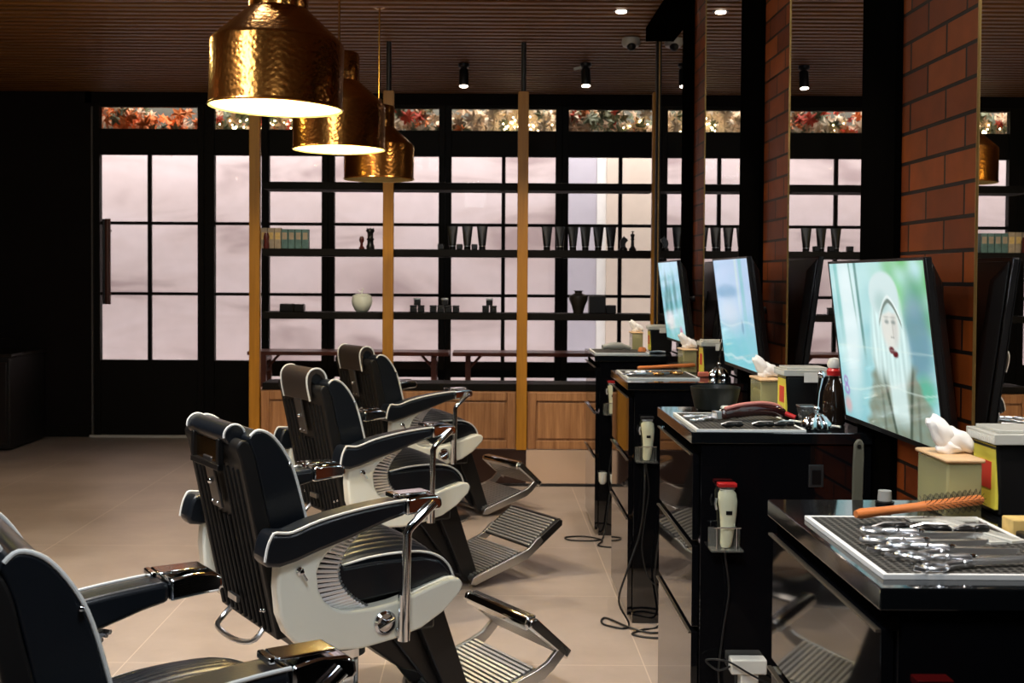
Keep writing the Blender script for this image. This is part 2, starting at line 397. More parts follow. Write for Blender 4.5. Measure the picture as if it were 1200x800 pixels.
# ------------------------------------------------------------------ shelving unit
YS = 7.70
su = thing('display_shelving', 'long open display shelving with golden wood posts, dark shelves and oak base panels', 'shelving', (0, YS, 0))
PX = [-1.497, -.636, .231, 1.097]
for x in PX:
    p = obj('post', boxes(((x-.034, 0, .235), (x+.034, .05, 2.545))), post_wood, su, bevel=.003, sm=False)
    obj('ceiling_rod', B(tube, [(x, .025, 2.545), (x, .025, HC)], .017, 12), blackmetal, su)
for z0, z1 in ((1.915, 1.962), (1.482, 1.530), (1.073, 1.117), (.612, .658)):
    obj('shelf_board', boxes(((-1.455, .052, z0), (XW+.05, .33, z1))), dark_shelf, su, bevel=.004, sm=False)
for i in range(3):
    a, b = PX[i]+.04, PX[i+1]-.04
    pn = obj('base_panel', boxes(((a, .03, .24), (b, .05, .608))), cab_wood, su, sm=False)
    w = .055
    obj('panel_frame', boxes(((a, .012, .24), (a+w, .029, .608)), ((b-w, .012, .24), (b, .029, .608)), ((a+w, .012, .24), (b-w, .029, .24+w)), ((a+w, .012, .608-w), (b-w, .029, .608)),
        ((a+w+.012, .02, .24+w+.012), (b-w-.012, .028, .608-w-.012))), cab_wood, pn, bevel=.005, sm=False)
obj('cabinet_carcass', boxes(((-1.50, .051, .24), (1.10, .33, .61))), cab_wood, su, sm=False)
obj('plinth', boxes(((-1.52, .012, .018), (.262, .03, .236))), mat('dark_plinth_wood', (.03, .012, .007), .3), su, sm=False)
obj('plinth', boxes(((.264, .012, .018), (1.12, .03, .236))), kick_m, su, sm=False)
obj('plinth_base', boxes(((-1.52, .0, 0), (1.12, .31, .016))), blackmetal, su, sm=False)

# window bench tables
for x0, x1, lab in ((-1.86, -.29, 'long narrow dark red brown window table, left one'), (-.262, 1.5, 'long narrow dark red brown window table, right one')):
    t = thing('window_table', lab + ' behind the shelving', 'table', ((x0+x1)/2, 9.45, 0), 0, 'narrow tables along the window wall')
    h = (x1-x0)/2
    obj('table_top', boxes(((-h, -.17, .735), (h, .17, .765))), bench_m, t, bevel=.004, sm=False)
    for s in (-1, 1):
        bm = bmesh.new(); xx = s*(h-.12)
        box(bm, (xx-.02, -.13, 0), (xx+.02, -.09, .734)); box(bm, (xx-.02, .09, 0), (xx+.02, .13, .734)); box(bm, (xx-.02, -.09, .69), (xx+.02, .09, .72))
        tube(bm, [(xx, 0, .62), (xx-s*.1, 0, .73)], .012, 6); box(bm, (xx-.018, -.09, .60), (xx+.018, .09, .64))
        obj('leg', bm, bench_m, t, sm=False)

# ------------------------------------------------------------------ things on the shelves
ZU, ZL = 1.5305, 1.1175; YI = 7.86
def at(o, x, z, y=YI): o.location = (x, y, z); return o
G = 'dark cosmetic tubes on the upper shelf'
bm = bmesh.new()
prof = [(-.021, .0), (.021, .0), (.021, .03), (.034, .155), (-.034, .155), (-.021, .03)]
def tube_mesh():
    bm = bmesh.new()
    lathe(bm, [(0, 0), (.022, 0), (.022, .028), (.0235, .03)], n=20)
    rings = []
    for k in range(9):
        t = k/8; ring = []
        rx = .0235 + .0125*t; ry = .0235*(1-t) + .0035*t
        for j in range(20):
            a = 2*PI*j/20; ring.append(bm.verts.new((rx*math.cos(a), ry*math.sin(a), .03+.125*t)))
        rings.append(ring)
    for a, b in zip(rings, rings[1:]):
        for j in range(20): bm.faces.new((a[j], a[(j+1) % 20], b[(j+1) % 20], b[j]))
    bm.faces.new(rings[-1])
    return bm
ctube = thing('cosmetic_tube', '', 'cosmetic tube', (0, 0, 0), 0, G)
obj('tube_body', tube_mesh(), plastic_b, ctube)
bm = bmesh.new(); lathe(bm, [(.0232, .022), (.0236, .022), (.0236, .026), (.0232, .026)], n=20); obj('silver_band', bm, chrome_soft, ctube)
ordn = ['leftmost', 'second from left', 'third from left', 'fourth from left', 'fifth from left', 'rightmost']
spots = [(x, 'dark upturned cosmetic tube, %s of the six in the right shelf bay' % ordn[i]) for i, x in enumerate([.395, .482, .566, .648, .733, .815])]
spots += [(x, 'dark upturned cosmetic tube, %s of the three in the middle shelf bay' % n) for x, n in ((-.225, 'left one'), (-.128, 'middle one'), (-.03, 'right one'))]
for i, (x, lab) in enumerate(spots):
    if i == 0: ctube.location = (x, YI, ZU); ctube['label'] = lab
    else: dup(ctube, (x, YI, ZU), 0, lab)
jar = obj('small_jar', boxes(((-.02, -.02, 0), (.02, .02, .036))), plastic_b, bevel=.004); tag(jar, 'small black square jar between the left and middle shelf tubes', 'jar', 'small black jars on the upper shelf'); at(jar, -.177, ZU, 7.80)
dup(jar, (-.08, 7.80, ZU), 0, 'small black square jar between the middle and right shelf tubes'); dup(jar, (-.30, 7.80, ZU), 0, 'small black square jar left of the three shelf tubes')
# product boxes at the left
t = thing('product_box_set', 'row of boxed grooming products in teal and tan on upper shelf, far left', 'product boxes', (-1.33, YI, ZU))
for i in range(7):
    x0 = -.15+i*.045
    bx = obj('carton', boxes(((x0, -.03, 0), (x0+.042, .03, .135 if i < 3 else .128))), tan_b if i < 3 else teal_b, t, bevel=.002, sm=False)
    obj('carton_label', boxes(((x0+.006, -.0315, .06), (x0+.036, -.0302, .105))), tan_b if i >= 3 else card, bx, sm=False)
bm = bmesh.new(); lathe(bm, [(0, 0), (.018, 0), (.02, .015), (.016, .05), (.02, .075), (.013, .1), (0, .105)], n=16)
o = tag(obj('carved_figurine', bm, chess_r), 'small red brown carved figurine in front of product boxes at the left post', 'figurine'); at(o, -1.435, ZU, 7.79)
# chess pieces
king = [(0, 0), (.028, 0), (.03, .012), (.022, .02), (.014, .035), (.012, .075), (.020, .082), (.012, .088), (.018, .112), (.019, .116), (.006, .122), (.004, .14), (0, .142)]
bm = bmesh.new(); lathe(bm, [(r*.8, z*.92) for r, z in king], n=20); box(bm, (-.010, -.003, .122), (.010, .003, .127))
o = tag(obj('chess_king', bm, plastic_b), 'dark chess king at the right end of the upper shelf', 'chess piece', 'chess pieces on the upper shelf'); at(o, .958, ZU)
def knight(s):
    bm = bmesh.new(); lathe(bm, [(0, 0), (.027*s, 0), (.028*s, .012*s), (.02*s, .022*s), (0, .024*s)], n=20)
    pr = [(-.018, .02), (.016, .02), (.012, .045), (.02, .058), (.03, .066), (.026, .078), (.008, .092), (.004, .10), (-.004, .09), (-.020, .07), (-.024, .045)]
    prism(bm, [(a*s, z*s) for a, z in pr], -.011*s, .011*s); return bm
o = tag(obj('chess_knight', knight(.98), plastic_b, bevel=.003), 'dark chess knight between the tubes and the chess king', 'chess piece', 'chess pieces on the upper shelf'); at(o, .898, ZU)
bm = bmesh.new(); lathe(bm, [(0, 0), (.026, 0), (.028, .02), (.022, .03), (.020, .055), (.026, .065), (.019, .075), (.02, .105), (.029, .118), (.027, .128), (.02, .126), (.014, .135), (0, .138)], n=20)
for k in range(4): box(bm, (-.005, -.005, 0), (.005, .005, .014), Matrix.Translation((.02*math.cos(k*PI/2), .02*math.sin(k*PI/2), .124)))
o = tag(obj('chess_rook', bm, plastic_b), 'tall dark carved chess rook in the left shelf bay', 'chess piece', 'chess pieces on the upper shelf'); at(o, -.765, ZU)
bm = bmesh.new(); lathe(bm, [(0, 0), (.018, 0), (.019, .01), (.010, .02), (.009, .04), (.015, .05), (.017, .065), (.012, .082), (0, .088)], n=18)
o = tag(obj('chess_pawn', bm, chess_r), 'short reddish chess pawn beside the tall dark rook', 'chess piece', 'chess pieces on the upper shelf'); at(o, -.822, ZU)
# lower shelf
bm = bmesh.new(); box(bm, (-.08, -.04, 0), (.012, .04, .052)); box(bm, (.014, -.04, 0), (.078, .04, .05))
o = tag(obj('black_case', bm, plastic_b, bevel=.005), 'low black hinged case on the lower shelf, far left bay', 'case'); at(o, -1.275, ZL)
t = thing('ceramic_apple', 'pale green ceramic apple jar with thin stem on the lower shelf', 'ornament', (-.82, YI, ZL))
bm = bmesh.new(); lathe(bm, [(0, .004), (.03, 0), (.045, .01), (.063, .045), (.069, .075), (.062, .105), (.04, .12), (.015, .118), (0, .112)], n=40, flute=(5, .02)); obj('body', bm, ceram, t)
bm = bmesh.new(); tube(bm, [(0, 0, .11), (.002, 0, .14), (.01, 0, .158)], .004, 8); prism(bm, [(0, .135), (-.03, .148), (-.012, .128)], -.002, .002); obj('stem', bm, mat('ceramic_stem', (.75, .75, .66), .3), t)
def jarstack(label, x, tiers):
    t = thing('stacked_jars', label, 'jars', (x, YI, ZL), 0, 'little black jar displays on the lower shelf')
    z = 0
    for n in tiers:
        for i in range(n):
            xx = (i-(n-1)/2)*.05
            j = obj('jar', boxes(((xx-.022, -.022, z), (xx+.022, .022, z+.034))), plastic_b, t, bevel=.004)
            obj('lid', boxes(((xx-.023, -.023, z+.0345), (xx+.023, .023, z+.0475))), blackmetal if n > 1 else chrome_soft, j, bevel=.003)
        z += .048
    return t
jarstack('small black jar pyramid, left of the widest one on the lower shelf', -.455, [2, 1])
jarstack('widest pyramid of stacked black jars in the middle of the lower shelf', -.275, [4, 1])
jarstack('small black jar pyramid, right of the widest one on the lower shelf', .02, [2, 1])
bm = bmesh.new(); lathe(bm, [(0, 0), (.032, 0), (.034, .01), (.045, .05), (.062, .09), (.06, .115), (.035, .128), (.024, .132), (.026, .145), (.034, .150), (.02, .15), (0, .14)], n=32)
o = tag(obj('dark_vase', bm, bowl_m), 'dark glazed round shouldered vase on the lower shelf, right bay', 'vase'); at(o, .605, ZL)
o = tag(obj('black_box', boxes(((-.055, -.045, 0), (.055, .045, .115))), plastic_b, bevel=.005), 'tall black box beside the dark vase on the lower shelf', 'box', 'black boxes on the lower shelf'); at(o, .728, ZL, 7.87)
o = tag(obj('black_box', boxes(((-.032, -.04, 0), (.032, .04, .055))), plastic_b, bevel=.004), 'low black box right of the tall black box on the lower shelf', 'box', 'black boxes on the lower shelf'); at(o, .818, ZL, 7.86)

# ------------------------------------------------------------------ pendant lamps
def make_pendant():
    t = thing('pendant_lamp', '', 'lamp', (0, 0, 1.87), 0, 'hammered brass pendant lamps over the chairs')
    R = .198
    outer = [(R, 0), (R+.003, .004), (R-.001, .012), (R, .19), (R-.008, .202), (.095, .288), (.088, .295), (.088, .40), (.082, .415), (.05, .424), (.022, .427), (0, .428)]
    obj('shade', B(lathe, outer, n=72), brass, t)
    inner = [(R, 0), (R-.006, .004), (R-.006, .19), (.082, .28), (.08, .30), (0, .30)]
    obj('inner_shade', B(lathe, inner, n=64), brass_in, t)
    bm = bmesh.new(); sphere(bm, (0, 0, .13), .048); obj('bulb', bm, white_e, t)
    obj('socket', B(lathe, [(0, .17), (.022, .17), (.024, .29), (0, .30)], n=16), blackmetal, t)
    bm = bmesh.new(); lathe(bm, [(0, .426), (.018, .426), (.018, .45), (.006, .46), (.0045, .46)], n=14); tube(bm, [(0, 0, .45), (0, 0, HC-1.87-.03)], .005, 8); obj('cord', bm, brass_plain, t)
    obj('ceiling_rose', B(lathe, [(0, HC-1.87), (.055, HC-1.87), (.055, HC-1.87-.012), (.02, HC-1.87-.03), (0, HC-1.87-.032)], n=24), brass_plain, t)
    return t
pend = make_pendant(); pl = [(-.631, 3.57, 1.848), (-.640, 5.17, 1.895), (-.613, 6.78, 1.898)]
labs = ['largest looking hammered brass pendant lamp, nearest, glowing at the top of the view', 'middle hammered brass pendant lamp of the row of three, glowing', 'farthest hammered brass pendant lamp, unlit and smallest looking, in front of the shelves']
pend.location = pl[0]; pend['label'] = labs[0]; pend.rotation_euler = (0, math.radians(1.6), 0)
for i in (1, 2):
    c = dup(pend, pl[i], 0, labs[i]); c.rotation_euler = (0, 0, 0)
    if i == 2:      # this lamp's bulb is off
        for ch in c.children:
            if ch.name.startswith('bulb'):
                ch.data = ch.data.copy(); ch.data.materials[0] = mat('unlit_bulb', (.35, .30, .2), .3); ch['label'] = 'unlit bulb'
for i, (x, yy, z) in enumerate(pl[:2]):
    L = bpy.data.lights.new('pendant_glow', 'POINT'); L.energy = [26, 20, 9][i]; L.color = (1, .82, .42); L.shadow_soft_size = .045
    lo = bpy.data.objects.new('pendant_glow', L); C.objects.link(lo); lo.location = (x, yy, z+.075)

# ------------------------------------------------------------------ ceiling spots, downlight, camera
def make_spot(loc, label, side=0):
    t = thing('ceiling_spotlight', label, 'spotlight', loc, 0, 'small black ceiling spotlights')
    bm = bmesh.new(); lathe(bm, [(0, 0), (.04, 0), (.04, -.02), (.03, -.03), (.012, -.035), (.012, -.06), (0, -.06)], n=20); obj('mount', bm, blackmetal, t)
    M = Matrix.Translation((0, 0, -.07)) @ Matrix.Rotation(math.radians(-12), 4, 'X')
    bm = bmesh.new(); lathe(bm, [(0, .03), (.03, .03), (.034, .02), (.034, -.09), (.031, -.095), (.026, -.085), (0, -.085)], n=24, M=M); obj('housing', bm, blackmetal, t)
    bm = bmesh.new(); lathe(bm, [(0, -.0865), (.026, -.0865), (.029, -.094), (0, -.098)], n=20, M=M); obj('lens', bm, spot_e, t)
    return t
make_spot((-.17, 8.5, HC), 'small black ceiling spotlight left of the middle post, above the windows')
s2 = make_spot((.69, 8.45, HC), 'small black ceiling spotlight right of the middle post, above the windows')
bm = bmesh.new(); tube(bm, [(-.085, -.02, -.045), (-.035, -.01, -.03)], .010, 8); obj('clip_arm', bm, plastic_w, s2)
t = thing('downlight', 'small recessed downlight glowing in the slatted ceiling near the mirror wall', 'downlight', (.753, 6.8, HC))
obj('trim_ring', B(lathe, [(.03, -.002), (.045, -.002), (.045, .004), (.03, .006)], n=24), blackmetal, t)
obj('lens', B(lathe, [(0, -.012), (.028, -.009), (.031, 0), (0, .002)], n=20), spot_e, t)
t = thing('security_camera', 'small white dome security camera on the ceiling beside the mirror wall', 'security camera', (.90, 7.567, HC))
obj('housing', B(lathe, [(0, 0), (.055, 0), (.058, -.03), (.05, -.05), (.03, -.06), (0, -.062)], n=24), cctv_m, t)
bm = bmesh.new(); sphere(bm, (0, -.03, -.055), .03); obj('lens_dome', bm, plastic_b, t)

# ------------------------------------------------------------------ barber chairs
body_pts = [(-.30, .612), (-.309, .586), (-.312, .528), (-.305, .456), (-.285, .405), (-.25, .368), (-.205, .350), (-.161, .341), (-.066, .333), (.032, .343), (.12, .362), (.19, .398), (.246, .446), (.257, .470), (.246, .487), (.213, .491),
    (.15, .476), (.094, .460), (.03, .447), (-.029, .442), (-.09, .441), (-.125, .447), (-.155, .46), (-.178, .48), (-.194, .512), (-.199, .559), (-.188, .585), (-.169, .607), (-.13, .632), (-.09, .652), (-.095, .668), (-.2, .640)]
def catm(p, n=3): return smooth(p, n)
def make_chair(headstyle, folded):
    t = thing('barber_chair', '', 'barber chair', (0, 0, 0), 0, 'vintage barber chairs in a row')
    # base
    obj('base_disc', B(lathe, [(0, 0), (.29, 0), (.295, .012), (.27, .03), (.12, .055), (.085, .07), (0, .07)], n=48), chrome_soft, t, loc=(.02, 0, 0))
    bm = bmesh.new(); lathe(bm, [(.055, .06), (.055, .22), (.075, .225), (.075, .25), (.06, .255), (.06, .31)], n=32); obj('column', bm, chrome, t, loc=(.02, 0, 0))
    bm = bmesh.new(); box(bm, (-.20, -.19, .31), (.24, .19, .40)); box(bm, (-.1, -.08, .28), (.2, .08, .312)); obj('seat_frame', bm, blackmetal, t, bevel=.01)
    bm = bmesh.new(); tube(bm, [(.12, .19, .30), (.12, .24, .27), (.10, .33, .25), (.0, .37, .30)], .010, 8); obj('lift_lever', bm, chrome, t)
    bm = bmesh.new(); tube(bm, smooth([(-.25, -.12, .40), (-.30, -.13, .345), (-.335, -.07, .335), (-.335, .07, .335), (-.30, .13, .345), (-.25, .12, .40)], 4), .008, 8); obj('recline_bar', bm, chrome_soft, t)
    bm = bmesh.new(); prism(bm, [(-.04, .33), (.24, .36), (.31, .22), (.26, .14), (.18, .17), (.08, .25)], -.085, .085); prism(bm, [(.10, .33), (.25, .36), (.345, .05), (.31, .05)], -.112, -.098); prism(bm, [(.10, .33), (.25, .36), (.345, .05), (.31, .05)], .098, .112); obj('lift_casting', bm, blackmetal, t, bevel=.005)
    # cushion
    bm = bmesh.new(); NA, NB = 26, 97
    edge = smooth([(-.22, .56), (-.123, .552), (-.019, .566), (.073, .569), (.152, .563), (.205, .545), (.24, .515), (.256, .475), (.25, .43)], 4)
    rows = []
    for a, z in edge:
        row = []
        for j in range(NB):
            u = -1+2*j/(NB-1); b = .262*u
            cr = .042*(1-abs(u)**2.6)*min(1, max(0, (.27-a)/.16))
            rib = .0035*abs(math.cos(PI*b/.0262)) if abs(u) < .9 and a < .2 else 0
            row.append(bm.verts.new((a, b, z+cr+rib)))
        rows.append(row)
    for r0, r1 in zip(rows, rows[1:]):
        for j in range(NB-1): bm.faces.new((r0[j], r0[j+1], r1[j+1], r1[j]))
    for j in (0, NB-1):       # side walls and bottom
        side = [r[j] for r in rows]; low = [bm.verts.new((v.co.x, v.co.y, min(.42+.02*0, v.co.z-.001))) for v in side]
        for k in range(len(side)-1): bm.faces.new((side[k], side[k+1], low[k+1], low[k]))
    sc = obj('seat_cushion', bm, leather, t)
    for s in (-1, 1):
        bm = bmesh.new(); tube(bm, [(a, s*.264, z) for a, z in edge[4:]], .0038, 8); obj('piping', bm, piping_m, sc)
    # white side bodies
    for s in (-1, 1):
        bm = bmesh.new(); prism(bm, body_pts, s*.272, s*.325)
        sp = obj('side_panel', bm, enamel, t, bevel=.010, seg=3)
        bm = bmesh.new()
        out = smooth([(-.095, .650), (-.13, .632), (-.169, .605), (-.199, .559), (-.194, .512), (-.168, .469), (-.125, .446), (-.05, .439)], 6)
        inn = smooth([(-.070, .645), (-.098, .620), (-.119, .590), (-.131, .552), (-.124, .516), (-.10, .482), (-.072, .458), (-.045, .440)], 6)
        n = 24
        for k in range(n):
            q = k/(n-1)*(len(out)-1); i0 = min(int(q), len(out)-2); fr = q-i0
            po = Vector(out[i0]).lerp(Vector(out[i0+1]), fr); pi = Vector(inn[i0]).lerp(Vector(inn[i0+1]), fr)
            tube(bm, [(po.x-.004, s*.292, po.y), (pi.x, s*.304, pi.y), (pi.x+.01, s*.290, pi.y)], .0052, 6)
        for k in range(len(out)-1):
            q = [(out[k][0], s*.284, out[k][1]), (out[k+1][0], s*.284, out[k+1][1]), (inn[k+1][0], s*.284, inn[k+1][1]), (inn[k][0], s*.284, inn[k][1])]
            bm.faces.new([bm.verts.new(v) for v in q])
        obj('vent_ribs', bm, [alu], sp)
        bm = bmesh.new(); M = Matrix.Translation((-.252, s*.327, .572)) @ Matrix.Rotation(-s*PI/2, 4, 'X')
        lathe(bm, [(0, 0), (.011, 0), (.011, .006), (.006, .009), (.006, .02), (0, .021)], n=16, M=M); tube(bm, [(-.252, s*.341, .572), (-.238, s*.345, .548)], .0035, 6)
        obj('knob', bm, chrome, sp)
        # inner side upholstery
        pr = [(-.25, .43), (-.10, .452), (.2, .47), (.236, .495), (.20, .535), (.15, .55), (.0, .555), (-.1, .55), (-.13, .60), (-.2, .62)]
        bm = bmesh.new(); prism(bm, pr, s*.262, s*.286); obj('side_upholstery', bm, leather, t, bevel=.006)
        # arm
        top = smooth([(-.362, .612), (-.353, .655), (-.336, .683), (-.31, .682), (-.28, .682), (-.206, .704), (-.099, .722), (.0, .732), (.052, .735)], 3)
        bot = [(.054, .694), (-.0, .682), (-.069, .661), (-.14, .640), (-.206, .623), (-.27, .603), (-.317, .593), (-.35, .598)]
        b0, b1 = s*.268, s*(.358 if s < 0 else .345)
        bm = bmesh.new(); prism(bm, list(top)+bot, b0, b1)
        ar = obj('armrest', bm, leather, t, bevel=.012, seg=3, ang=50)
        for bb in (b1-s*.002,):
            bm = bmesh.new(); tube(bm, [(a+(.002 if a < -.34 else 0), bb, z+.0015) for a, z in top], .0038, 8); obj('piping', bm, piping_m, ar)
        bm = bmesh.new(); prism(bm, [(.053, .738), (.10, .744), (.145, .742), (.163, .732), (.166, .712), (.158, .700), (.11, .697), (.053, .692)], s*.270, s*.360)
        cp = obj('arm_cap', bm, chrome, ar, bevel=.008, seg=3)
        bm = bmesh.new(); box(bm, (.035, s*.315-.030, .746), (.135, s*.315+.030, .752)); box(bm, (.02, s*.315-.026, .740), (.033, s*.315+.026, .753)); obj('ashtray_lid', bm, chrome, cp, bevel=.003)
        bm = bmesh.new(); pp = [(.135, s*.366, .722), (.06, s*.368, .664), (.05, s*.366, .645), (.05, s*.352, .36)]
        tube(bm, pp, .0125, 14); tube(bm, [(.05, s*.3505, .475), (.05, s*.347, .345)], .0175, 14); lathe(bm, [(0, -.01), (.02, -.01), (.02, .01), (0, .01)], n=16, M=Matrix.Translation((.05, s*.34, .365)) @ Matrix.Rotation(PI/2, 4, 'X'))
        if s < 0: obj('arm_support', bm, chrome, t)
        else: bm.free()
        bm = bmesh.new(); lathe(bm, [(0, 0), (.034, 0), (.034, .006), (.027, .012), (.024, .006), (.010, .006), (.010, .016), (0, .017)], n=24, M=Matrix.Translation((.002, s*.325, .396)) @ Matrix.Rotation(-s*-PI/2 if s < 0 else -PI/2, 4, 'X') if s > 0 else Matrix.Translation((.002, -.325, .396)) @ Matrix.Rotation(PI/2, 4, 'X'))
        tube(bm, [(-.022, s*.338, .386), (.026, s*.338, .406)], .005, 8)
        obj('crank_boss', bm, chrome, t)
    # backrest
    bm = bmesh.new(); shp = smooth([(-.375, .86), (-.386, .893), (-.372, .912), (-.352, .905), (-.335, .87), (-.322, .81)], 3) + [(-.27, .60), (-.215, .37), (-.27, .36)]
    prism(bm, shp, -.222, .222)
    sh = obj('back_shell', bm, shellm, t, bevel=.006)
    dirv = Vector((-.270+.386, 0, .362-.893)).normalized()
    bm = bmesh.new()
    for k in range(11):
        b = -.18+k*.36/10
        tube(bm, [(-.369, b, .68 if abs(b) < .05 else .83) if abs(b) >= .05 else (-.341, b, .68), (-.276, b, .375)], .0055, 8)
    obj('back_ribs', bm, shellm, sh)
    bm = bmesh.new()
    for s in (-1, 1):
        for zz in (.84, .64, .45): sphere(bm, (-.3+(.6-zz)*-.19+ .018, s*.2235, zz), .0055, n=8)
        for zz in (.43,): sphere(bm, (-.29, s*.15, zz), .005, n=8)
    obj('rivets', bm, chrome, sh)
    bm = bmesh.new(); box(bm, (-.012, -.034, -.075), (-.002, .034, .075), Matrix.Translation((-.366, 0, .775)) @ Matrix.Rotation(-.21, 4, 'Y'))
    hp = obj('hinge_plate', bm, chrome_soft if headstyle == 'none' else mat('dark_steel_plate', (.10, .09, .085), .35, .7), sh, bevel=.003)
    bm = bmesh.new(); sphere(bm, (-.382, 0, .775), .009, n=10); sphere(bm, (-.368, .02, .715), .004, n=8); sphere(bm, (-.368, -.02, .715), .004, n=8); obj('bolt', bm, chrome, hp)
    bm = bmesh.new(); box(bm, (-.318, -.035, .428), (-.308, .035, .445), Matrix.Rotation(0, 4, 'Y')); obj('maker_plate', bm, chrome_soft, sh, sm=False)
    front = smooth([(-.352, .915), (-.327, .934), (-.288, .919), (-.249, .872), (-.219, .809), (-.188, .694), (-.168, .60), (-.165, .545)], 4)
    bm = bmesh.new(); prism(bm, list(front)+[(-.24, .50), (-.285, .64), (-.318, .80), (-.332, .86)], -.215, .215)
    bc = obj('back_cushion', bm, leather, t, bevel=.012, seg=3, ang=50)
    for s in (-1, 1):
        bm = bmesh.new(); tube(bm, [(a+.002, s*.213, z+.002) for a, z in front[1:]], .0040, 8); obj('piping', bm, piping_m, bc)
    # headrest
    if headstyle == 'roll':
        bm = bmesh.new(); w = .158
        tube(bm, [(-.368, -w, .918), (-.368, -w+.004, .918), (-.368, w-.004, .918), (-.368, w, .918)], [.024, .029, .029, .024], 24)
        hr = obj('headrest', bm, leather, t)
        for s in (-1, 1):
            bm = bmesh.new(); tube(bm, [(-.368+.030*math.cos(a), s*(w-.003), .918+.030*math.sin(a)) for a in [-.6+3.9*k/24 for k in range(25)]], .0036, 6); obj('piping', bm, piping_m, hr)
        bm = bmesh.new()
        for s in (-1, 1): box(bm, (-.40, s*.105-.010, .82), (-.384, s*.105+.010, .905))
        box(bm, (-.402, -.115, .818), (-.386, .115, .835)); obj('headrest_bracket', bm, plastic_b, hr, bevel=.002)
        bm = bmesh.new(); box(bm, (-.3885, -.095, .835), (-.3875, .095, .895)); obj('bracket_window', bm, brass_plain, hr, sm=False)
    else:
        w = .135; pr = smooth([(-.392, .845), (-.404, .90), (-.405, .945), (-.385, .972), (-.352, .975), (-.327, .955), (-.32, .93)], 4)
        inner = [(-.334, .925), (-.345, .945), (-.365, .955), (-.382, .942), (-.386, .90), (-.380, .845)]
        bm = bmesh.new(); prism(bm, list(pr)+inner, -w, w)
        hr = obj('headrest', bm, brown_leather, t, bevel=.004)
        for s in (-1, 1):
            bm = bmesh.new(); tube(bm, [(a, s*w, z) for a, z in pr], .004, 6); obj('piping', bm, piping_m, hr)
        bm = bmesh.new(); tube(bm, [(-.360, -w+.01, .935), (-.360, w-.01, .935)], .022, 20); obj('roll_core', bm, leather, hr)
    # footrest
    for s in (-1, 1):
        bm = bmesh.new(); prism(bm, [(.17, .40), (.275, .40), (.405, .03), (.335, .02)], s*.115, s*.150); obj('footrest_strut', bm, blackmetal, t, bevel=.004)
    bm = bmesh.new(); tube(bm, [(.36, -.2, .035), (.36, .2, .035)], .012, 10)
    for s in (-1, 1):
        pp = smooth([(.34, s*.195, .03), (.50, s*.195, .078), (.62, s*.195, .118), (.66, s*.195, .145), (.69, s*.195, .182)], 3)
        prism(bm, [(.335, .018), (.36, .012), (.63, .094), (.665, .118), (.715, .165), (.70, .188), (.68, .178), (.64, .142), (.60, .125), (.345, .046)], s*.184, s*.202)
    fr = obj('footrest_frame', bm, chrome_soft, t, bevel=.003)
    def plate(bm, p0, p1, w, n, th=.012, two=False):
        p0, p1 = Vector(p0), Vector(p1); d = p1-p0; L = d.length; ang = math.atan2(d.z, d.x)
        M = Matrix.Translation(p0) @ Matrix.Rotation(-ang, 4, 'Y')
        box(bm, (0, -w, -th), (L, w, 0), M)
        nf = len(bm.faces)
        for k in range(n):
            x = (k+.5)*L/n; box(bm, (x-.28*L/n, -w+.004, 0), (x+.28*L/n, w-.004, .006), M)
            if two: box(bm, (x-.28*L/n, -w+.004, -th-.004), (x+.28*L/n, w-.004, -th), M)
        bm.faces.ensure_lookup_table()
        for f in bm.faces[:nf]: f.material_index = 1
    bm = bmesh.new(); plate(bm, (.355, 0, .045), (.61, 0, .124), .180, 16); obj('footplate', bm, [alu, alu_dark], t, bevel=.0012, sm=False)
    bm = bmesh.new()
    if folded:
        plate(bm, (.700, 0, .160), (.585, 0, .268), .178, 9, .014, True)
        fl = obj('footrest_flap', bm, [alu, alu_dark], t, bevel=.0012, sm=False)
        bm = bmesh.new(); pp = [(.580, -.17, .268), (.580, .17, .268)]
        for q in (-1, 1): prism(bm, [(.715, .140), (.735, .165), (.600, .288), (.578, .284), (.570, .262)], q*.180, q*.202)
        prism(bm, [(.612, .292), (.580, .290), (.566, .268), (.574, .246), (.600, .262)], -.180, .180)
        obj('flap_rim', bm, chrome, fl, bevel=.006, seg=3)
    else:
        plate(bm, (.645, 0, .146), (.795, 0, .250), .185, 11)
        fl = obj('footrest_flap', bm, [alu, alu_dark], t, bevel=.0012, sm=False)
        bm = bmesh.new()
        for q in (-1, 1): prism(bm, [(.645, .115), (.67, .12), (.82, .225), (.822, .250), (.80, .252), (.64, .145)], q*.186, q*.200)
        prism(bm, [(.796, .236), (.822, .236), (.822, .254), (.797, .256)], -.186, .186); obj('flap_rim', bm, blackmetal, fl, bevel=.003)
    return t
TH = math.radians(32)
cB = make_chair('roll', True); cB.location = (-.45, 3.55, 0); cB.rotation_euler = (0, 0, TH)
cB['label'] = 'black and cream barber chair in the middle foreground with raised headrest roll'
cC = make_chair('drape', False); cC.location = (-.45, 5.14, 0); cC.rotation_euler = (0, 0, TH)
cC['label'] = 'barber chair third from the camera, footrest flap opened flat, draped brown headrest'
cD = make_chair('drape', True); cD.location = (-.40, 6.68, 0); cD.rotation_euler = (0, 0, TH)
cD['label'] = 'farthest barber chair, in front of the oak base panels of the shelving'
dup(cB, (-.535, 2.13, 0), TH, 'nearest barber chair, cut off by the lower left corner of view')

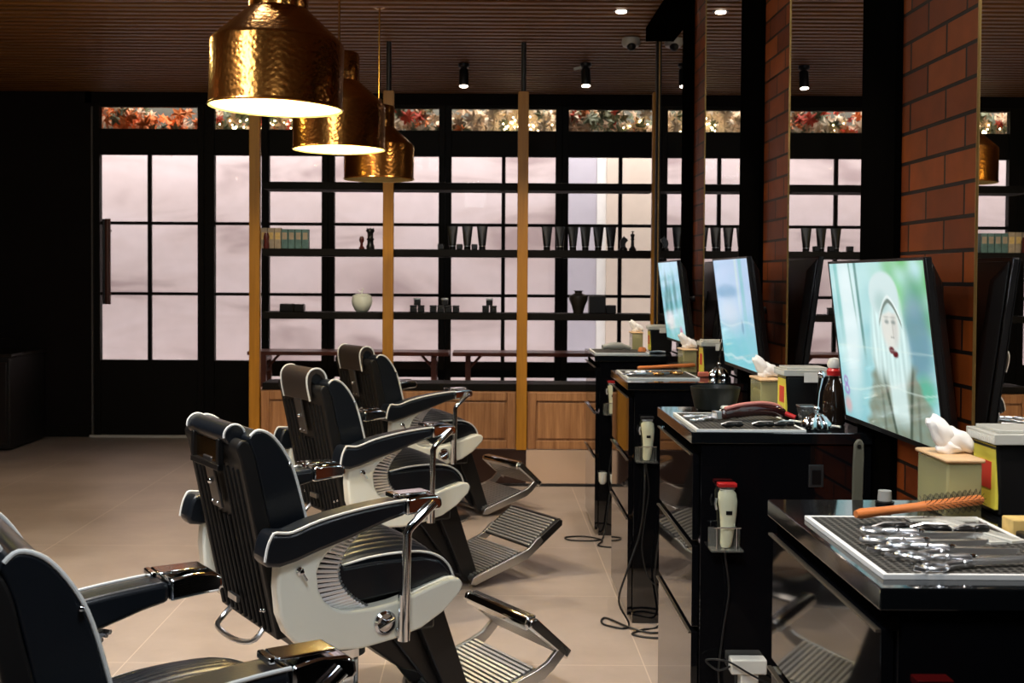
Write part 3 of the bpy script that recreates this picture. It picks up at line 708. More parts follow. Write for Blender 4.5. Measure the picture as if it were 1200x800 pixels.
# ------------------------------------------------------------------ counters (barber stations)
lip_m = mat('lip_metal', (.20, .17, .13), .3, .8)
sock_m = mat('socket_frame', (.03, .03, .03), .4)
def make_counter(x0):
    t = thing('barber_counter', '', 'counter', (0, 0, 0), 0, 'black gloss barber counters along the mirror wall')
    X1 = XW-.018; D = .62
    obj('counter_top', boxes(((x0-.005, -.005, .915), (X1, D+.005, .945))), glosstop, t, bevel=.002, sm=False)
    obj('carcass', boxes(((x0+.022, .006, .0), (X1, D-.002, .912))), gloss, t, bevel=.002, sm=False)
    obj('painted_shadow_gap', boxes(((x0+.012, .0, .887), (x0+.0215, D, .9145))), panel_black, t, sm=False)  # matt black strip added as the shade under the counter top
    for z0, z1 in ((.655, .885), (.425, .64), (.03, .41)):
        d = obj('drawer', boxes(((x0+.002, .012, z0), (x0+.0195, D-.01, z1))), gloss, t, bevel=.001, sm=False)
        obj('handle_lip', boxes(((x0-.006, .010, z1-.003), (x0+.0015, D-.008, z1+.001))), lip_m, d, sm=False)
    s = obj('wall_socket', boxes(((.855, .001, .80), (.895, .0055, .86))), sock_m, t, bevel=.002)
    obj('socket_insert', boxes(((.863, -.001, .808), (.887, .0008, .846))), plastic_b, s, sm=False)
    return t
CY = [1.565, 3.145, 4.64, 6.23]; CX = [.525, .548, .556, .572]
clab = ['nearest black gloss barber counter with scissors laid on its mat', 'second black gloss barber counter, with tumbler and amber bottle', 'third black gloss barber counter with gold clips and orange brush', 'farthest black gloss barber counter, against the oak panels in view']
CTR = []
for i in range(4):
    c = make_counter(CX[i]); c.location = (0, CY[i], 0); c['label'] = clab[i]; CTR.append(c)
ZC = .9455

def mat_tray(): 
    t = thing('bar_mat', '', 'rubber mat', (0, 0, 0), 0, 'black rubber mats on the counters')
    w, d = .275, .385
    obj('grid', boxes(((0, 0, 0), (w, d, .0055))), grid_m, t, sm=False)
    e = .0075
    obj('silver_rim', boxes(((-e, -e, 0), (0, d+e, .0066)), ((w, -e, 0), (w+e, d+e, .0066)), ((0, -e, 0), (w, 0, .0066)), ((0, d, 0), (w, d+e, .0066))), mat('pale_silver_rim', (.92, .92, .90), .45, 0), t, sm=False)
    return t
m0 = mat_tray(); m0.location = (.546, 1.612, ZC); m0['label'] = 'black rubber grid mat under four scissors on the nearest counter'
dup(m0, (.565, 3.155, ZC), 0, 'black rubber grid mat on the second counter under red clipper')
dup(m0, (.575, 4.79, ZC), 0, 'black rubber grid mat on the third counter under gold clips')
dup(m0, (.588, 6.36, ZC), 0, 'black rubber grid mat on the farthest counter')
ZM = ZC+.0065

# tissue boxes
def tissue_box(w=.060, d=.14, h=.095):
    t = thing('tissue_box', '', 'tissue box', (0, 0, 0), 0, 'tinted tissue boxes on the counters')
    obj('box_body', boxes(((0, 0, 0), (w, d, h))), yel_acryl, t, bevel=.004)
    bm = bmesh.new(); box(bm, (.008, .008, .004), (w-.008, d-.008, h-.03)); obj('tissue_stack', bm, mat('tissue_stack_yellow', (.62, .60, .42), .7), t, bevel=.01)
    obj('lid', boxes(((-.004, -.004, h), (w+.004, d+.004, h+.007))), lidwood, t, bevel=.003)
    bm = bmesh.new()
    for (px, pz, sx, sz, ro) in ((-.014, .036, .019, .038, -.55), (.013, .024, .033, .020, .45), (-.002, .012, .022, .016, 0)):
        M = Matrix.Translation((w/2+px, d/2, h+.006+pz)) @ Matrix.Rotation(ro, 4, 'Y') @ Matrix.Diagonal((sx, .017, sz, 1))
        prof = [(math.sin(PI*i/12), -math.cos(PI*i/12)) for i in range(13)]; prof[0] = (0, -1); prof[-1] = (0, 1)
        vs = lathe(bm, prof, n=28)
        for v in set(vs):
            q = v.co.copy(); k = 1+.09*math.sin(4*q.x+5*q.z)+.06*math.sin(7*q.x-3*q.y)
            v.co = M @ (q*k)
    obj('tissue', bm, tissue_m, t)
    return t
tb = tissue_box(); tb.location = (.782, 2.015, ZC); tb['label'] = 'tinted clear tissue box with wooden lid on the nearest counter'; tb.rotation_euler = (0, 0, 0)
dup(tb, (.832, 3.61, ZC), 0, 'tinted tissue box with wooden lid on the second counter')
dup(tb, (.845, 5.12, ZC), 0, 'tinted tissue box with wooden lid on the third counter')
dup(tb, (.82, 6.70, ZC), 0, 'tinted tissue box with wooden lid on the farthest counter')

# black bins with translucent lid
def bin_(w=.125, d=.105, h=.125):
    t = thing('lidded_bin', '', 'bin', (0, 0, 0), 0, 'black bins with pale plastic lids on the counters')
    bm = bmesh.new(); vs = box(bm, (0, 0, 0), (w, d, h))
    for v in vs:
        if v.co.z < .01: v.co.x = w/2+(v.co.x-w/2)*.90; v.co.y = d/2+(v.co.y-d/2)*.90
    bb = obj('bin_body', bm, plastic_b, t, bevel=.006)
    bm = bmesh.new(); box(bm, (-.008, -.008, h), (w+.008, d+.008, h+.018)); box(bm, (.004, .004, h+.018), (w-.004, d-.004, h+.024))
    for k in range(15): box(bm, (-.0095, -.006+k*.0075, h+.001), (-.007, -.003+k*.0075, h+.014)); 
    obj('bin_lid', bm, mat('pale_lid_plastic', (.50, .50, .45), .3), t, bevel=.003)
    yl = obj('yellow_label', boxes(((.0005, .006, .012), (.006, .098, h-.004))), yellow_l, bb, sm=False); yl['label'] = 'yellow warning label'
    # a red stamp with blank bars like lettering
    obj('red_mark', boxes(((-.0005, .022, .045), (.0004, .075, .092))), red_l, yl, sm=False)
    obj('paper_label', boxes(((.05, -.0095, h-.018), (.09, -.0085, h+.010))), paper, bb, sm=False)
    return t
b0 = bin_(); b0.location = (.872, 2.03, ZC); b0['label'] = 'black bin with pale lid and yellow label on the nearest counter'
dup(b0, (.868, 3.45, ZC), 0, 'black bin with pale lid on the second counter beside the tumbler')
dup(b0, (.900, 4.95, ZC), 0, 'black bin with pale lid on the third counter')
dup(b0, (.895, 6.52, ZC), 0, 'black bin with pale lid on the farthest counter')

o = tag(obj('yellow_carton', boxes(((0, 0, 0), (.05, .04, .026))), card, bevel=.002, sm=False), 'small yellow patterned carton by the right edge, in front of the bin', 'carton'); o.location = (.834, 1.88, ZC)
o = tag(obj('black_tray', boxes(((0, 0, 0), (.12, .10, .012))), plastic_b, bevel=.003), 'low black tray at the right edge beside the yellow carton', 'tray'); o.location = (.834, 1.77, ZC)

# hair brush
def hairbrush():
    t = thing('hair_brush', '', 'hair brush', (0, 0, 0), 0, 'orange wooden hair brushes on the counters')
    bm = bmesh.new(); tube(bm, [(0, 0, 0), (.01, 0, 0), (.06, 0, .0), (.125, 0, .0), (.135, 0, 0), (.25, 0, 0), (.256, 0, 0)], [.006, .0085, .0072, .0075, .0085, .0088, .006], 14)
    hd = obj('handle', bm, brush_o, t)
    bm = bmesh.new()
    for i in range(20):
        x = .135+i*.006
        for k in range(12):
            a = 2*PI*k/12+(i % 2)*.26
            d = Vector((0, math.cos(a), math.sin(a)))
            p = Vector((x, 0, 0))+d*.006
            tube(bm, [p, p+d*.013], .0005, 3)
    b = obj('bristles', bm, plastic_b, t); b['kind'] = 'stuff'
    return t
hb = hairbrush(); hb.location = (.600, 1.925, ZM+.0185); hb.rotation_euler = (0, -.035, .35); hb['label'] = 'orange wooden hair brush lying across the mat on the nearest counter'
c = dup(hb, (.640, 5.035, ZM+.02), 0, 'orange wooden hair brush on the third counter'); c.rotation_euler = (0, -.04, .2)

# scissors
def scissors(op=.05):
    t = thing('scissors', '', 'scissors', (0, 0, 0), 0, 'steel hair scissors on the rubber mat')
    for s, z in ((1, .004), (-1, .0095)):
        M = Matrix.Rotation(s*op, 4, 'Z')
        bm = bmesh.new()
        prism(bm, [(-.004, -.006), (-.004, .006), (.04, .0052), (.090, .0022), (.095, .0), (.090, -.0018), (.045, -.0050)], z-.0024, z+.0024, 'xy', M)
        hp = [M @ Vector(p) for p in ((.0, 0, z), (-.012, -s*.002, z+.001), (-.026, -s*.006, z+.001), (-.042, -s*.009, z+.001), (-.052, -s*.011, z+.001))]
        tube(bm, hp, [.0055, .0068, .0048, .0056, .004], 10)
        for kx in (-.016, -.034): sphere(bm, M @ Vector((kx, -s*.006, z+.001)), .0058, n=10)
        pts = [M @ Vector((-.068+.0165*math.cos(a), -s*.0165+.0135*math.sin(a), z+.001)) for a in [2*PI*k/20 for k in range(21)]]
        tube(bm, pts, .0033, 8, cap=False)
        if s > 0: tube(bm, [M @ Vector(p) for p in ((-.082, -.022, z), (-.092, -.027, z), (-.104, -.022, z+.003))], [.0035, .003, .0036], 8)
        obj('blade', bm, steel, t)
    bm = bmesh.new(); lathe(bm, [(0, .012), (.006, .012), (.006, .015), (.002, .0165), (0, .0165)], n=14); obj('pivot_screw', bm, chrome, t)
    return t
sc = scissors(); SC = [(.665, 1.815, .02, 'topmost of four steel scissors on the near mat, closest to the brush'), (.652, 1.757, .10, 'second of four steel scissors counted from the brush'),
   (.672, 1.712, -.03, 'third of four steel scissors counted from the brush'), (.678, 1.650, .16, 'steel scissors nearest the front rim of the near mat')]
for i, (x, yy, r, lab) in enumerate(SC):
    if i == 0: sc.location = (x, yy, ZM+.002); sc.rotation_euler = (0, 0, r); sc['label'] = lab
    else: dup(sc, (x, yy, ZM+.002), r, lab)

# sectioning clips (black, shiny)
def clip():
    t = thing('hair_clip', '', 'hair clip', (0, 0, 0), 0, 'glossy black hair clips on the mats')
    bm = bmesh.new(); sphere(bm, (0, 0, .007), .02, (1, .42, .34)); sphere(bm, (.028, 0, .008), .014, (1, .5, .5)); obj('clip_body', bm, plastic_b, t)
    bm = bmesh.new(); tube(bm, [(-.02, 0, .009), (.0, .0, .0155), (.036, 0, .0155)], .0022, 6); obj('spring', bm, steel, t)
    return t
cl = clip(); cl.location = (.628, 1.872, ZM); cl.rotation_euler = (0, 0, .1); cl['label'] = 'glossy black hair clip, leftmost of the three under the orange brush'
dup(cl, (.690, 1.868, ZM), -.2, 'glossy black hair clip, middle of the three under the orange brush')
dup(cl, (.752, 1.862, ZM), .15, 'glossy black hair clip, rightmost of the three under the orange brush')
dup(cl, (.650, 3.19, ZM), .1, 'glossy black hair clip, leftmost in front of the red clipper')
dup(cl, (.735, 3.20, ZM), .0, 'glossy black hair clip, middle one in front of the red clipper')
dup(cl, (.795, 3.21, ZM), .2, 'glossy black hair clip, rightmost in front of the red clipper')

def comb(n=34):
    bm = bmesh.new(); box(bm, (0, 0, 0), (.18, .008, .004))
    box(bm, (0, -.022, 0), (.006, 0, .004)); box(bm, (.174, -.022, 0), (.18, 0, .004))
    for k in range(n): box(bm, (.009+k*.0049, -.022, .0005), (.0113+k*.0049, 0, .0035))
    return bm
o = tag(obj('comb', comb(), plastic_w, sm=False), 'white comb across the right corner of the nearest mat', 'comb', 'white combs on the nearest mat'); o.location = (.805, 1.80, ZM); o.rotation_euler = (0, 0, 1.9)
c = dup(o, (.70, 1.975, ZM), .0, 'white fine comb under the head of the orange brush'); c.scale = (.62, .9, 1)
c = dup(o, (.768, 1.79, ZM), 1.75, 'white comb left of the other along the mat edge'); c.scale = (.9, .9, 1)

# small bottles on the nearest counter's far edge
t = thing('spray_bottle', 'small black bottle with frosted cap at the far edge of the nearest counter', 'bottle', (.722, 2.15, ZC))
obj('bottle_body', B(lathe, [(0, 0), (.016, 0), (.017, .004), (.017, .003), (.012, .006), (0, .006)], n=20), plastic_b, t)
obj('cap', B(lathe, [(0, .006), (.0125, .006), (.0115, .024), (0, .025)], n=20), mat('frosted_cap', (.32, .32, .30), .4), t)

# hair dryer handle hung behind: grey handled brush standing in a black cup on the second counter's near side
# clippers in holders
def clipper(guard):
    t = thing('hair_clipper', '', 'hair clipper', (0, 0, 0), 0, 'cream hair clippers hung on the counters')
    h = .165; rings = []
    bm = bmesh.new()
    sec = [(-.0, .012, .010), (.01, .0155, .013), (.05, .0185, .016), (.09, .0225, .018), (.12, .0255, .019), (.142, .024, .018), (.152, .016, .014)]
    for z, rx, ry in sec:
        off = .006*math.sin(z/h*PI)
        rings.append([bm.verts.new((rx*math.cos(2*PI*k/20)+off, -.024+ry*math.sin(2*PI*k/20), z)) for k in range(20)])
    for a, b in zip(rings, rings[1:]):
        for k in range(20): bm.faces.new((a[k], a[(k+1) % 20], b[(k+1) % 20], b[k]))
    bm.faces.new(rings[0][::-1]); bm.faces.new(rings[-1])
    body = obj('clipper_body', bm, cream_p, t)
    bm = bmesh.new(); box(bm, (-.003, -.0435, .088), (.013, -.0415, .098)); obj('badge', bm, plastic_b, body, sm=False)
    bm = bmesh.new(); box(bm, (-.019, -.036, .152), (.022, -.012, .160)); obj('blade_mount', bm, steel, t, bevel=.002)
    bm = bmesh.new(); box(bm, (-.023, -.040, .160), (.026, -.010, .170))
    for k in range(10): box(bm, (-.022+k*.0048, -.043, .163), (-.0195+k*.0048, -.04, .169))
    g = obj('blade_guard', bm, red_p if guard == 'red' else blackmetal, t, bevel=.002)
    bm = bmesh.new(); tube(bm, [(-.027, -.03, .13), (-.030, -.032, .115), (-.026, -.03, .10)], .003, 6); obj('taper_lever', bm, steel, t)
    # cord
    bm = bmesh.new(); tube(bm, smooth([(0, -.024, .0), (0, -.026, -.03), (.012, -.016, -.12), (-.003, -.012, -.24), (-.012, -.014, -.36), (.02, -.02, -.47), (.10, -.03, -.52)], 6), .0028, 8); obj('cord', bm, cable_m, t)
    return t
def holder():
    t = thing('clipper_holder', '', 'clipper holder', (0, 0, 0), 0, 'clear clipper holders on the counter ends')
    obj('holder_plate', boxes(((-.042, -.052, -.008), (.042, -.001, -.003)), ((-.042, -.004, -.003), (.042, -.001, .048))), acryl, t, sm=False)
    bm = bmesh.new()
    for x in (-.026, .026): tube(bm, [(x, -.003, .055), (x, -.046, .055), (x, -.046, -.004)], .0022, 8)
    tube(bm, [(-.036, -.046, .055), (.036, -.046, .055)], .0022, 8); obj('wire_frame', bm, chrome, t)
    return t
hd = holder(); cp = clipper('red')
hpos = [(.602, CY[0]+.006, .645), (.633, CY[1]+.006, .645), (.625, CY[2]+.006, .645), (.657, CY[3]+.006, .645)]
ww = ['nearest', 'second', 'third', 'farthest']
for i, p in enumerate(hpos):
    p = Vector(p)
    lab = 'clear clipper holder with chrome wires on the end of the %s counter' % ww[i]
    if i == 0: hd.location = p; hd['label'] = lab
    else: dup(hd, p, 0, lab)
    lab = ['cream hair clipper with red guard at the bottom edge of view, on the nearest counter', 'largest looking cream hair clipper with red guard, hung on the second counter', '', 'cream hair clipper with red guard hung on the farthest counter'][i]
    if i == 2:
        c = clipper('black'); c.location = p; c['label'] = 'cream hair clipper with black guard hung on the third counter'
    elif i == 0: cp.location = p; cp['label'] = lab
    else: dup(cp, p, 0, lab)

# white power adapter on the second counter
t = thing('power_adapter', 'white block power adapter plugged low on the end of the second counter', 'power adapter', (.695, CY[1]+.006, .30))
obj('adapter_body', boxes(((-.047, -.045, .012), (.047, -.001, .052))), plastic_w, t, bevel=.004)
obj('adapter_neck', boxes(((-.022, -.04, -.07), (.026, -.001, .0115))), plastic_w, t, bevel=.004)
obj('cord', B(tube, smooth([(-.047, -.03, .03), (-.08, -.03, .02), (-.11, -.025, .045), (-.06, -.05, .05), (.0, -.055, .018), (.07, -.05, -.02), (.12, -.03, -.05)], 6), .0028, 8), cable_m, t)
# little white plugs on the farthest counter
def plug():
    t = thing('white_cup_holder', '', 'plug', (0, 0, 0), 0, 'white rounded plugs low on the farthest counter')
    obj('cap', B(lathe, [(0, -.06), (.012, -.058), (.02, -.045), (.022, 0), (0, .002)], n=20), plastic_w, t); 
    obj('stub', boxes(((-.008, .0, -.03), (.008, .027, -.01))), plastic_b, t, sm=False); return t
pg = plug(); pg.name = 'white_plug'; pg.location = (.612, CY[3]-.024+.004, .335); pg['label'] = 'larger looking white rounded plug low on the farthest counter'
c = dup(pg, (.668, CY[3]-.024+.004, .325), 0, 'white rounded plug low on the farthest counter, half hidden, right one'); c.scale = (.8, .95, .8)

# items on second counter
t = thing('corded_clipper', 'dark red and black corded clipper lying on the second counter mat', 'hair clipper', (.665, 3.33, ZM), .35)
bm = bmesh.new(); tube(bm, smooth([(0, 0, .02), (.04, 0, .026), (.10, 0, .030), (.16, 0, .026), (.195, 0, .016)], 4), [.016]*4+[.019]*6+[.018]*4+[.014]*2+[.012], 16); obj('clipper_body', bm, mat('dark_red_gloss', (.045, .010, .010), .12, coat=1), t)
bm = bmesh.new(); tube(bm, smooth([(0, -.006, .036), (.05, -.008, .046), (.12, -.008, .049), (.17, -.006, .040), (.195, 0, .024)], 4), .005, 8); obj('pink_trim', bm, mat('pink_trim', (.75, .28, .24), .3), t)
bm = bmesh.new(); tube(bm, [(.190, 0, .020), (.215, -.03, .006)], .007, 10); obj('strain_relief', bm, red_p, t)
bm = bmesh.new(); box(bm, (-.03, -.015, .008), (-.014, .015, .03)); obj('blade', bm, steel, t, bevel=.002)
o = tag(obj('white_pencil', B(tube, [(0, 0, 0), (.10, -.14, 0)], .003, 8), plastic_w), 'thin white rod lying from the red clipper to the mat corner', 'rod'); o.location = (.845, 3.315, ZC+.012)
bm = bmesh.new(); box(bm, (0, 0, 0), (.13, .09, .010)); box(bm, (.004, .004, .0105), (.126, .086, .021))
o = tag(obj('folded_towel', bm, towel_m, bevel=.005), 'folded pale towel on the second counter in front of the tissue box', 'towel'); o.location = (.705, 3.52, ZC+.001)
t = thing('black_bowl', 'round black bowl on the far end of the second counter', 'bowl', (.705, 3.665, ZC))
obj('bowl_body', B(lathe, [(0, 0), (.05, 0), (.062, .008), (.072, .05), (.076, .072), (.072, .074), (.060, .02), (0, .012)], n=40), mat('black_bowl_plastic', (.004, .006, .005), .4), t)
t = thing('glass_tumbler', 'dark square rimmed tumbler on the second counter before the bin', 'tumbler', (.885, 3.285, ZC))
bm = bmesh.new(); lathe(bm, [(0, 0), (.020, 0), (.022, .004), (.033, .055), (.031, .055), (.020, .008), (0, .007)], n=4, M=Matrix.Rotation(PI/4, 4, 'Z')); obj('cup', bm, mat('smoked_glass', (.25, .25, .24), .05, trans=.8), t, bevel=.002)
bm = bmesh.new(); tube(bm, [(.023*a, .023*b, .056) for a, b in ((-1, -1), (1, -1), (1, 1), (-1, 1), (-1, -1))], .0022, 6); obj('rim', bm, chrome_soft, t)
def beaded(label, loc):
    t = thing('spray_stand', label, 'chrome stand', loc, 0, 'beaded chrome pump bottles on the counters')
    bm = bmesh.new(); lathe(bm, [(0, 0), (.034, 0), (.038, .004), (.036, .018), (.025, .034), (.012, .044), (0, .046)], n=72, flute=(12, .10))
    obj('beaded_base', bm, chrome, t)
    bm = bmesh.new(); tube(bm, [(0, 0, .03), (0, 0, .05), (.004, 0, .10), (.012, 0, .145)], [.006, .0042, .0042, .007], 10); sphere(bm, (.0, 0, .056), .009); sphere(bm, (.012, 0, .148), .011); obj('stem', bm, chrome, t)
    return t
beaded('beaded chrome domed pump bottle on the near edge of the second counter', (.893, 3.215, ZC))
beaded('beaded chrome domed pump bottle on the third counter', (.955, 4.895, ZC))
t = thing('amber_bottle', 'tall dark amber bottle with red and white cap beside the nearest television', 'bottle', (.972, 3.33, ZC))
obj('bottle_body', B(lathe, [(0, 0), (.028, 0), (.031, .004), (.031, .075), (.026, .10), (.014, .125), (.013, .135), (0, .136)], n=28), mat('dark_bottle_glass', (.02, .012, .008), .06, coat=.5), t)
obj('red_collar', B(lathe, [(0, .137), (.019, .137), (.021, .150), (.015, .158), (0, .158)], n=24), red_p, t)
obj('white_cap', B(lathe, [(0, .1585), (.017, .1585), (.020, .170), (.014, .184), (0, .187)], n=24), plastic_w, t)
# grey handled brush in a cup, shelf bracket on the nearest counter's far end
t = thing('handled_brush', 'grey plastic handle with hang hole standing behind the nearest counter', 'brush', (.738, 2.36, 0))
bm = bmesh.new(); prism(bm, [(-.008, .80), (.006, .80), (.010, .90), (.012, 1.0), (.011, 1.025), (.006, 1.034), (-.002, 1.034), (-.008, 1.024), (-.010, .98), (-.0105, .90)], -.004, .004); obj('handle', bm, grey_p, t, bevel=.003)
bm = bmesh.new(); lathe(bm, [(0, -.0055), (.0042, -.0055), (.0042, .0055), (0, .0055)], n=14, M=Matrix.Translation((.001, 0, 1.020)) @ Matrix.Rotation(PI/2, 4, 'X')); obj('hang_hole', bm, plastic_b, t)
obj('cup', boxes(((-.04, -.05, .74), (.06, .05, .90)), ((-.03, .02, .0), (.05, .04, .739))), plastic_b, t, bevel=.004)
# third counter
gold_m = mat('gold_metal', (.75, .40, .14), .25, 1)
t = thing('gold_clip_pile', 'small heap of gold hair clips on the third counter mat', 'hair clips', (.74, 4.93, ZM))
for i in range(7):
    bm = bmesh.new(); a = random.uniform(-.4, .4); x = -.05+i*.017; yy = random.uniform(-.05, .05)
    sphere(bm, (x, yy, .0075), .022, (1, .4, .33), 10); obj('clip', bm, gold_m, t)
sc3 = dup(sc, (.66, 4.90, ZM+.002), .1, 'steel scissors on the third counter mat beside the gold clips')
sc2 = dup(sc, (.640, 3.36, ZM+.002), .5, 'steel scissors on the second counter mat at its left')
o = tag(obj('red_clamp', boxes(((0, 0, 0), (.045, .02, .022))), mat('salmon_plastic', (.62, .16, .10), .35), bevel=.005), 'small salmon coloured clamp by the bin on the third counter', 'clamp'); o.location = (.872, 4.90, ZC)
# farthest counter
bm = bmesh.new(); tube(bm, smooth([(0, 0, .020), (.05, 0, .026), (.11, 0, .024), (.16, 0, .014)], 4), [.014]*4+[.021]*5+[.014]*4, 14)
o = tag(obj('grey_clipper', bm, mat('grey_clipper_plastic', (.30, .30, .27), .35)), 'grey hair clipper lying on the farthest counter', 'hair clipper'); o.location = (.635, 6.52, ZM); o.rotation_euler = (0, 0, .25)
o = tag(obj('orange_ring', B(lathe, [(.010, 0), (.022, 0), (.024, .012), (.018, .028), (.010, .03)], n=18), brush_o), 'small orange ring shaped cap on the farthest counter', 'cap'); o.location = (.85, 6.50, ZC)
bm = bmesh.new(); tube(bm, [(0, 0, .006), (.05, .01, .010), (.09, .0, .006)], .006, 8); o = tag(obj('silver_clip', bm, steel), 'small silver clip beside the orange cap on the farthest counter', 'hair clip'); o.location = (.88, 6.45, ZC)

# power cords on the floor
def cord(name, label, pts, r=.004):
    k = 3 if 'farthest' in label else 2
    return obj(name, B(tube, smooth([(x, y-CY[k], z) for x, y, z in pts], 7), r, 8), cable_m, CTR[k])
cord('power_cord', 'black power cord looped on the floor at the third counter', [(.62, 4.632, .64), (.615, 4.60, .50), (.60, 4.61, .36), (.55, 4.59, .22), (.52, 4.60, .10), (.56, 4.60, .012), (.53, 4.56, .005), (.46, 4.62, .005), (.48, 4.70, .005), (.56, 4.56, .008), (.64, 4.50, .006), (.74, 4.56, .006), (.82, 4.60, .05)])
cord('power_cord', 'thin black power cord hanging down the end of the third counter', [(.70, 4.628, .55), (.68, 4.60, .40), (.66, 4.60, .2), (.68, 4.59, .02), (.60, 4.54, .005), (.56, 4.48, .005), (.66, 4.44, .005), (.78, 4.52, .005)])
cord('power_cord', 'black power cord looped on the floor at the farthest counter', [(.66, 6.22, .29), (.64, 6.20, .15), (.62, 6.19, .02), (.58, 6.10, .005), (.44, 6.10, .005), (.42, 6.17, .005), (.52, 6.19, .005), (.60, 6.10, .006), (.57, 5.98, .005), (.66, 5.95, .005), (.72, 6.1, .005)])

# ------------------------------------------------------------------ televisions
def lerp3(a, b, t): t = max(0, min(1, t)); return tuple(a[i]+(b[i]-a[i])*t for i in range(3))
def nz(u, v, s=0): return (math.sin(u*11.3+v*7.1+s)+math.sin(u*23.7-v*17.9+s*2.1)+math.sin(v*31+u*5+s*1.3))/3
def ss(a, b, x): t = max(0, min(1, (x-a)/(b-a))); return t*t*(3-2*t)
def ell(u, v, cu, cv, ru, rv, f=.25): return 1-ss(1-f, 1+f, math.hypot((u-cu)/ru, (v-cv)/rv))
def pic1(u, v):
    c = lerp3((.62, .84, .84), (.42, .70, .74), v+.25*nz(u, v))
    c = lerp3(c, (.24, .62, .25), ss(.40, .85, u)*ss(.70, .1, v)*(.55+.6*nz(u*1.5, v, 2)))
    c = lerp3(c, (.45, .85, .45), ell(u, v, .75, .22, .10, .10, .8)*.6)
    c = lerp3(c, (.86, .95, .96), ell(u, v, .17+.03*math.sin(v*5), .35, .11, .5, .6)*.85)
    c = lerp3(c, (.16, .36, .34), (1-ss(.006, .022, abs(u-(.31+.03*v))))*ss(.65, .4, v)*.8)
    c = lerp3(c, (.20, .42, .38), (1-ss(.004, .014, abs(u-(.24+.08*v))))*ss(.45, .2, v)*.6)
    c = lerp3(c, (.16, .55, .52), (1-ss(.01, .035, abs(u-(.07+.04*v))))*ss(.7, .2, v)*.5)
    c = lerp3(c, (.26, .42, .52), ell(u, v, .87, .42, .12, .28, .5)*.8)
    c = lerp3(c, (.16, .60, .35), ell(u, v, .90, .70, .08, .08, .6)*.6)
    # jacket
    w = .20+.15*ss(.55, 1.0, v)
    c = lerp3(c, (.38, .41, .33), (1-ss(w*.88, w*1.12, abs(u-.63-.03*nz(u, v*2, 4))))*ss(.54, .64, v)*(.9+.1*nz(u*3, v*3, 1)))
    c = lerp3(c, (.74, .86, .84), (1-ss(.06, .10, abs(u-.64)))*ss(.58, .66, v)*ss(1.0, .85, v))
    for q in (-1, 1): c = lerp3(c, (.12, .16, .12), (1-ss(.003, .022, abs(u-(.645+q*(.15-.20*(v-.6))))))*ss(.55, .63, v)*.8)
    c = lerp3(c, (.22, .25, .20), (1-ss(.004, .02, abs(u-.47)))*ss(.7, .8, v)*.6)
    c = lerp3(c, (.22, .25, .20), (1-ss(.004, .02, abs(u-.83+.1*(v-.7))))*ss(.7, .8, v)*.6)
    # long pale hair
    st = .05*math.sin(u*150+6*v)+.04*math.sin(u*83-9*v)
    hw = .150+.040*ss(.25, .5, v)-.05*ss(.55, .75, v)
    c = lerp3(c, (.76+st, .90+st, .89+st), (1-ss(hw*.8, hw*1.2, abs(u-.60)))*ss(.16, .24, v)*ss(.78, .60, v)*.92)
    # face
    c = lerp3(c, (.83, .84, .80), ell(u, v, .625, .365, .088, .150, .3))
    c = lerp3(c, (.60, .60, .58), ell(u, v, .67, .38, .022, .10, .7)*.35)
    # cap with its dark brim edge
    k = abs(u-.61-.02)
    cap = ell(u, v, .59, .19, .150, .135, .10)*ss(.30+.3*k, .27+.3*k, v)
    c = lerp3(c, (.74, .86, .86), cap)
    c = lerp3(c, (.50, .68, .66), cap*ell(u, v, .56, .24, .06, .06, .7)*.6)
    brim = .205+1.5*k*k*6+.25*k
    c = lerp3(c, (.20, .26, .22), (1-ss(.006, .020, abs(v-brim-.018)))*(1-ss(.10, .12, k))*.8)
    c = lerp3(c, (.90, .97, .96), (1-ss(.004, .014, abs(v-brim+.006)))*(1-ss(.10, .12, k))*.8)
    for eu in (.598, .662):
        c = lerp3(c, (.30, .36, .35), ell(u, v, eu, .345, .020, .012, .6)*.7)
        c = lerp3(c, (.45, .48, .45), ell(u, v, eu, .318, .024, .007, .7)*.5)
    for eu in (.632, .650): c = lerp3(c, (.30, .30, .28), ell(u, v, eu, .432, .006, .006, .6)*.7)
    c = lerp3(c, (.55, .54, .50), (1-ss(.002, .008, abs(u-.652)))*ell(u, v, .652, .39, .02, .04, .5)*.5)
    c = lerp3(c, (.22, .01, .04), max(ell(u, v, .618, .508, .026, .020, .3), ell(u, v, .652, .528, .026, .020, .3)))
    c = lerp3(c, (.85, .95, .9), (1-ss(.002, .008, abs(v-(.80-.10*u+.02*math.sin(9*u)))))*.45)
    c = lerp3(c, (.85, .95, .9), (1-ss(.002, .008, abs(v-(.53-.03*u))))*.3)
    c = lerp3(c, (.50, .30, .66), (ell(u, v, .05, .76, .025, .03, .4)-ell(u, v, .05, .76, .012, .015, .4))*.8)
    c = lerp3(c, (.50, .30, .66), (ell(u, v, .055, .82, .030, .035, .4)-ell(u, v, .055, .82, .014, .018, .4))*.8)
    c = lerp3(c, (.90, .50, .50), ell(u, v, .05, .92, .04, .05, .6)*.6)
    return c
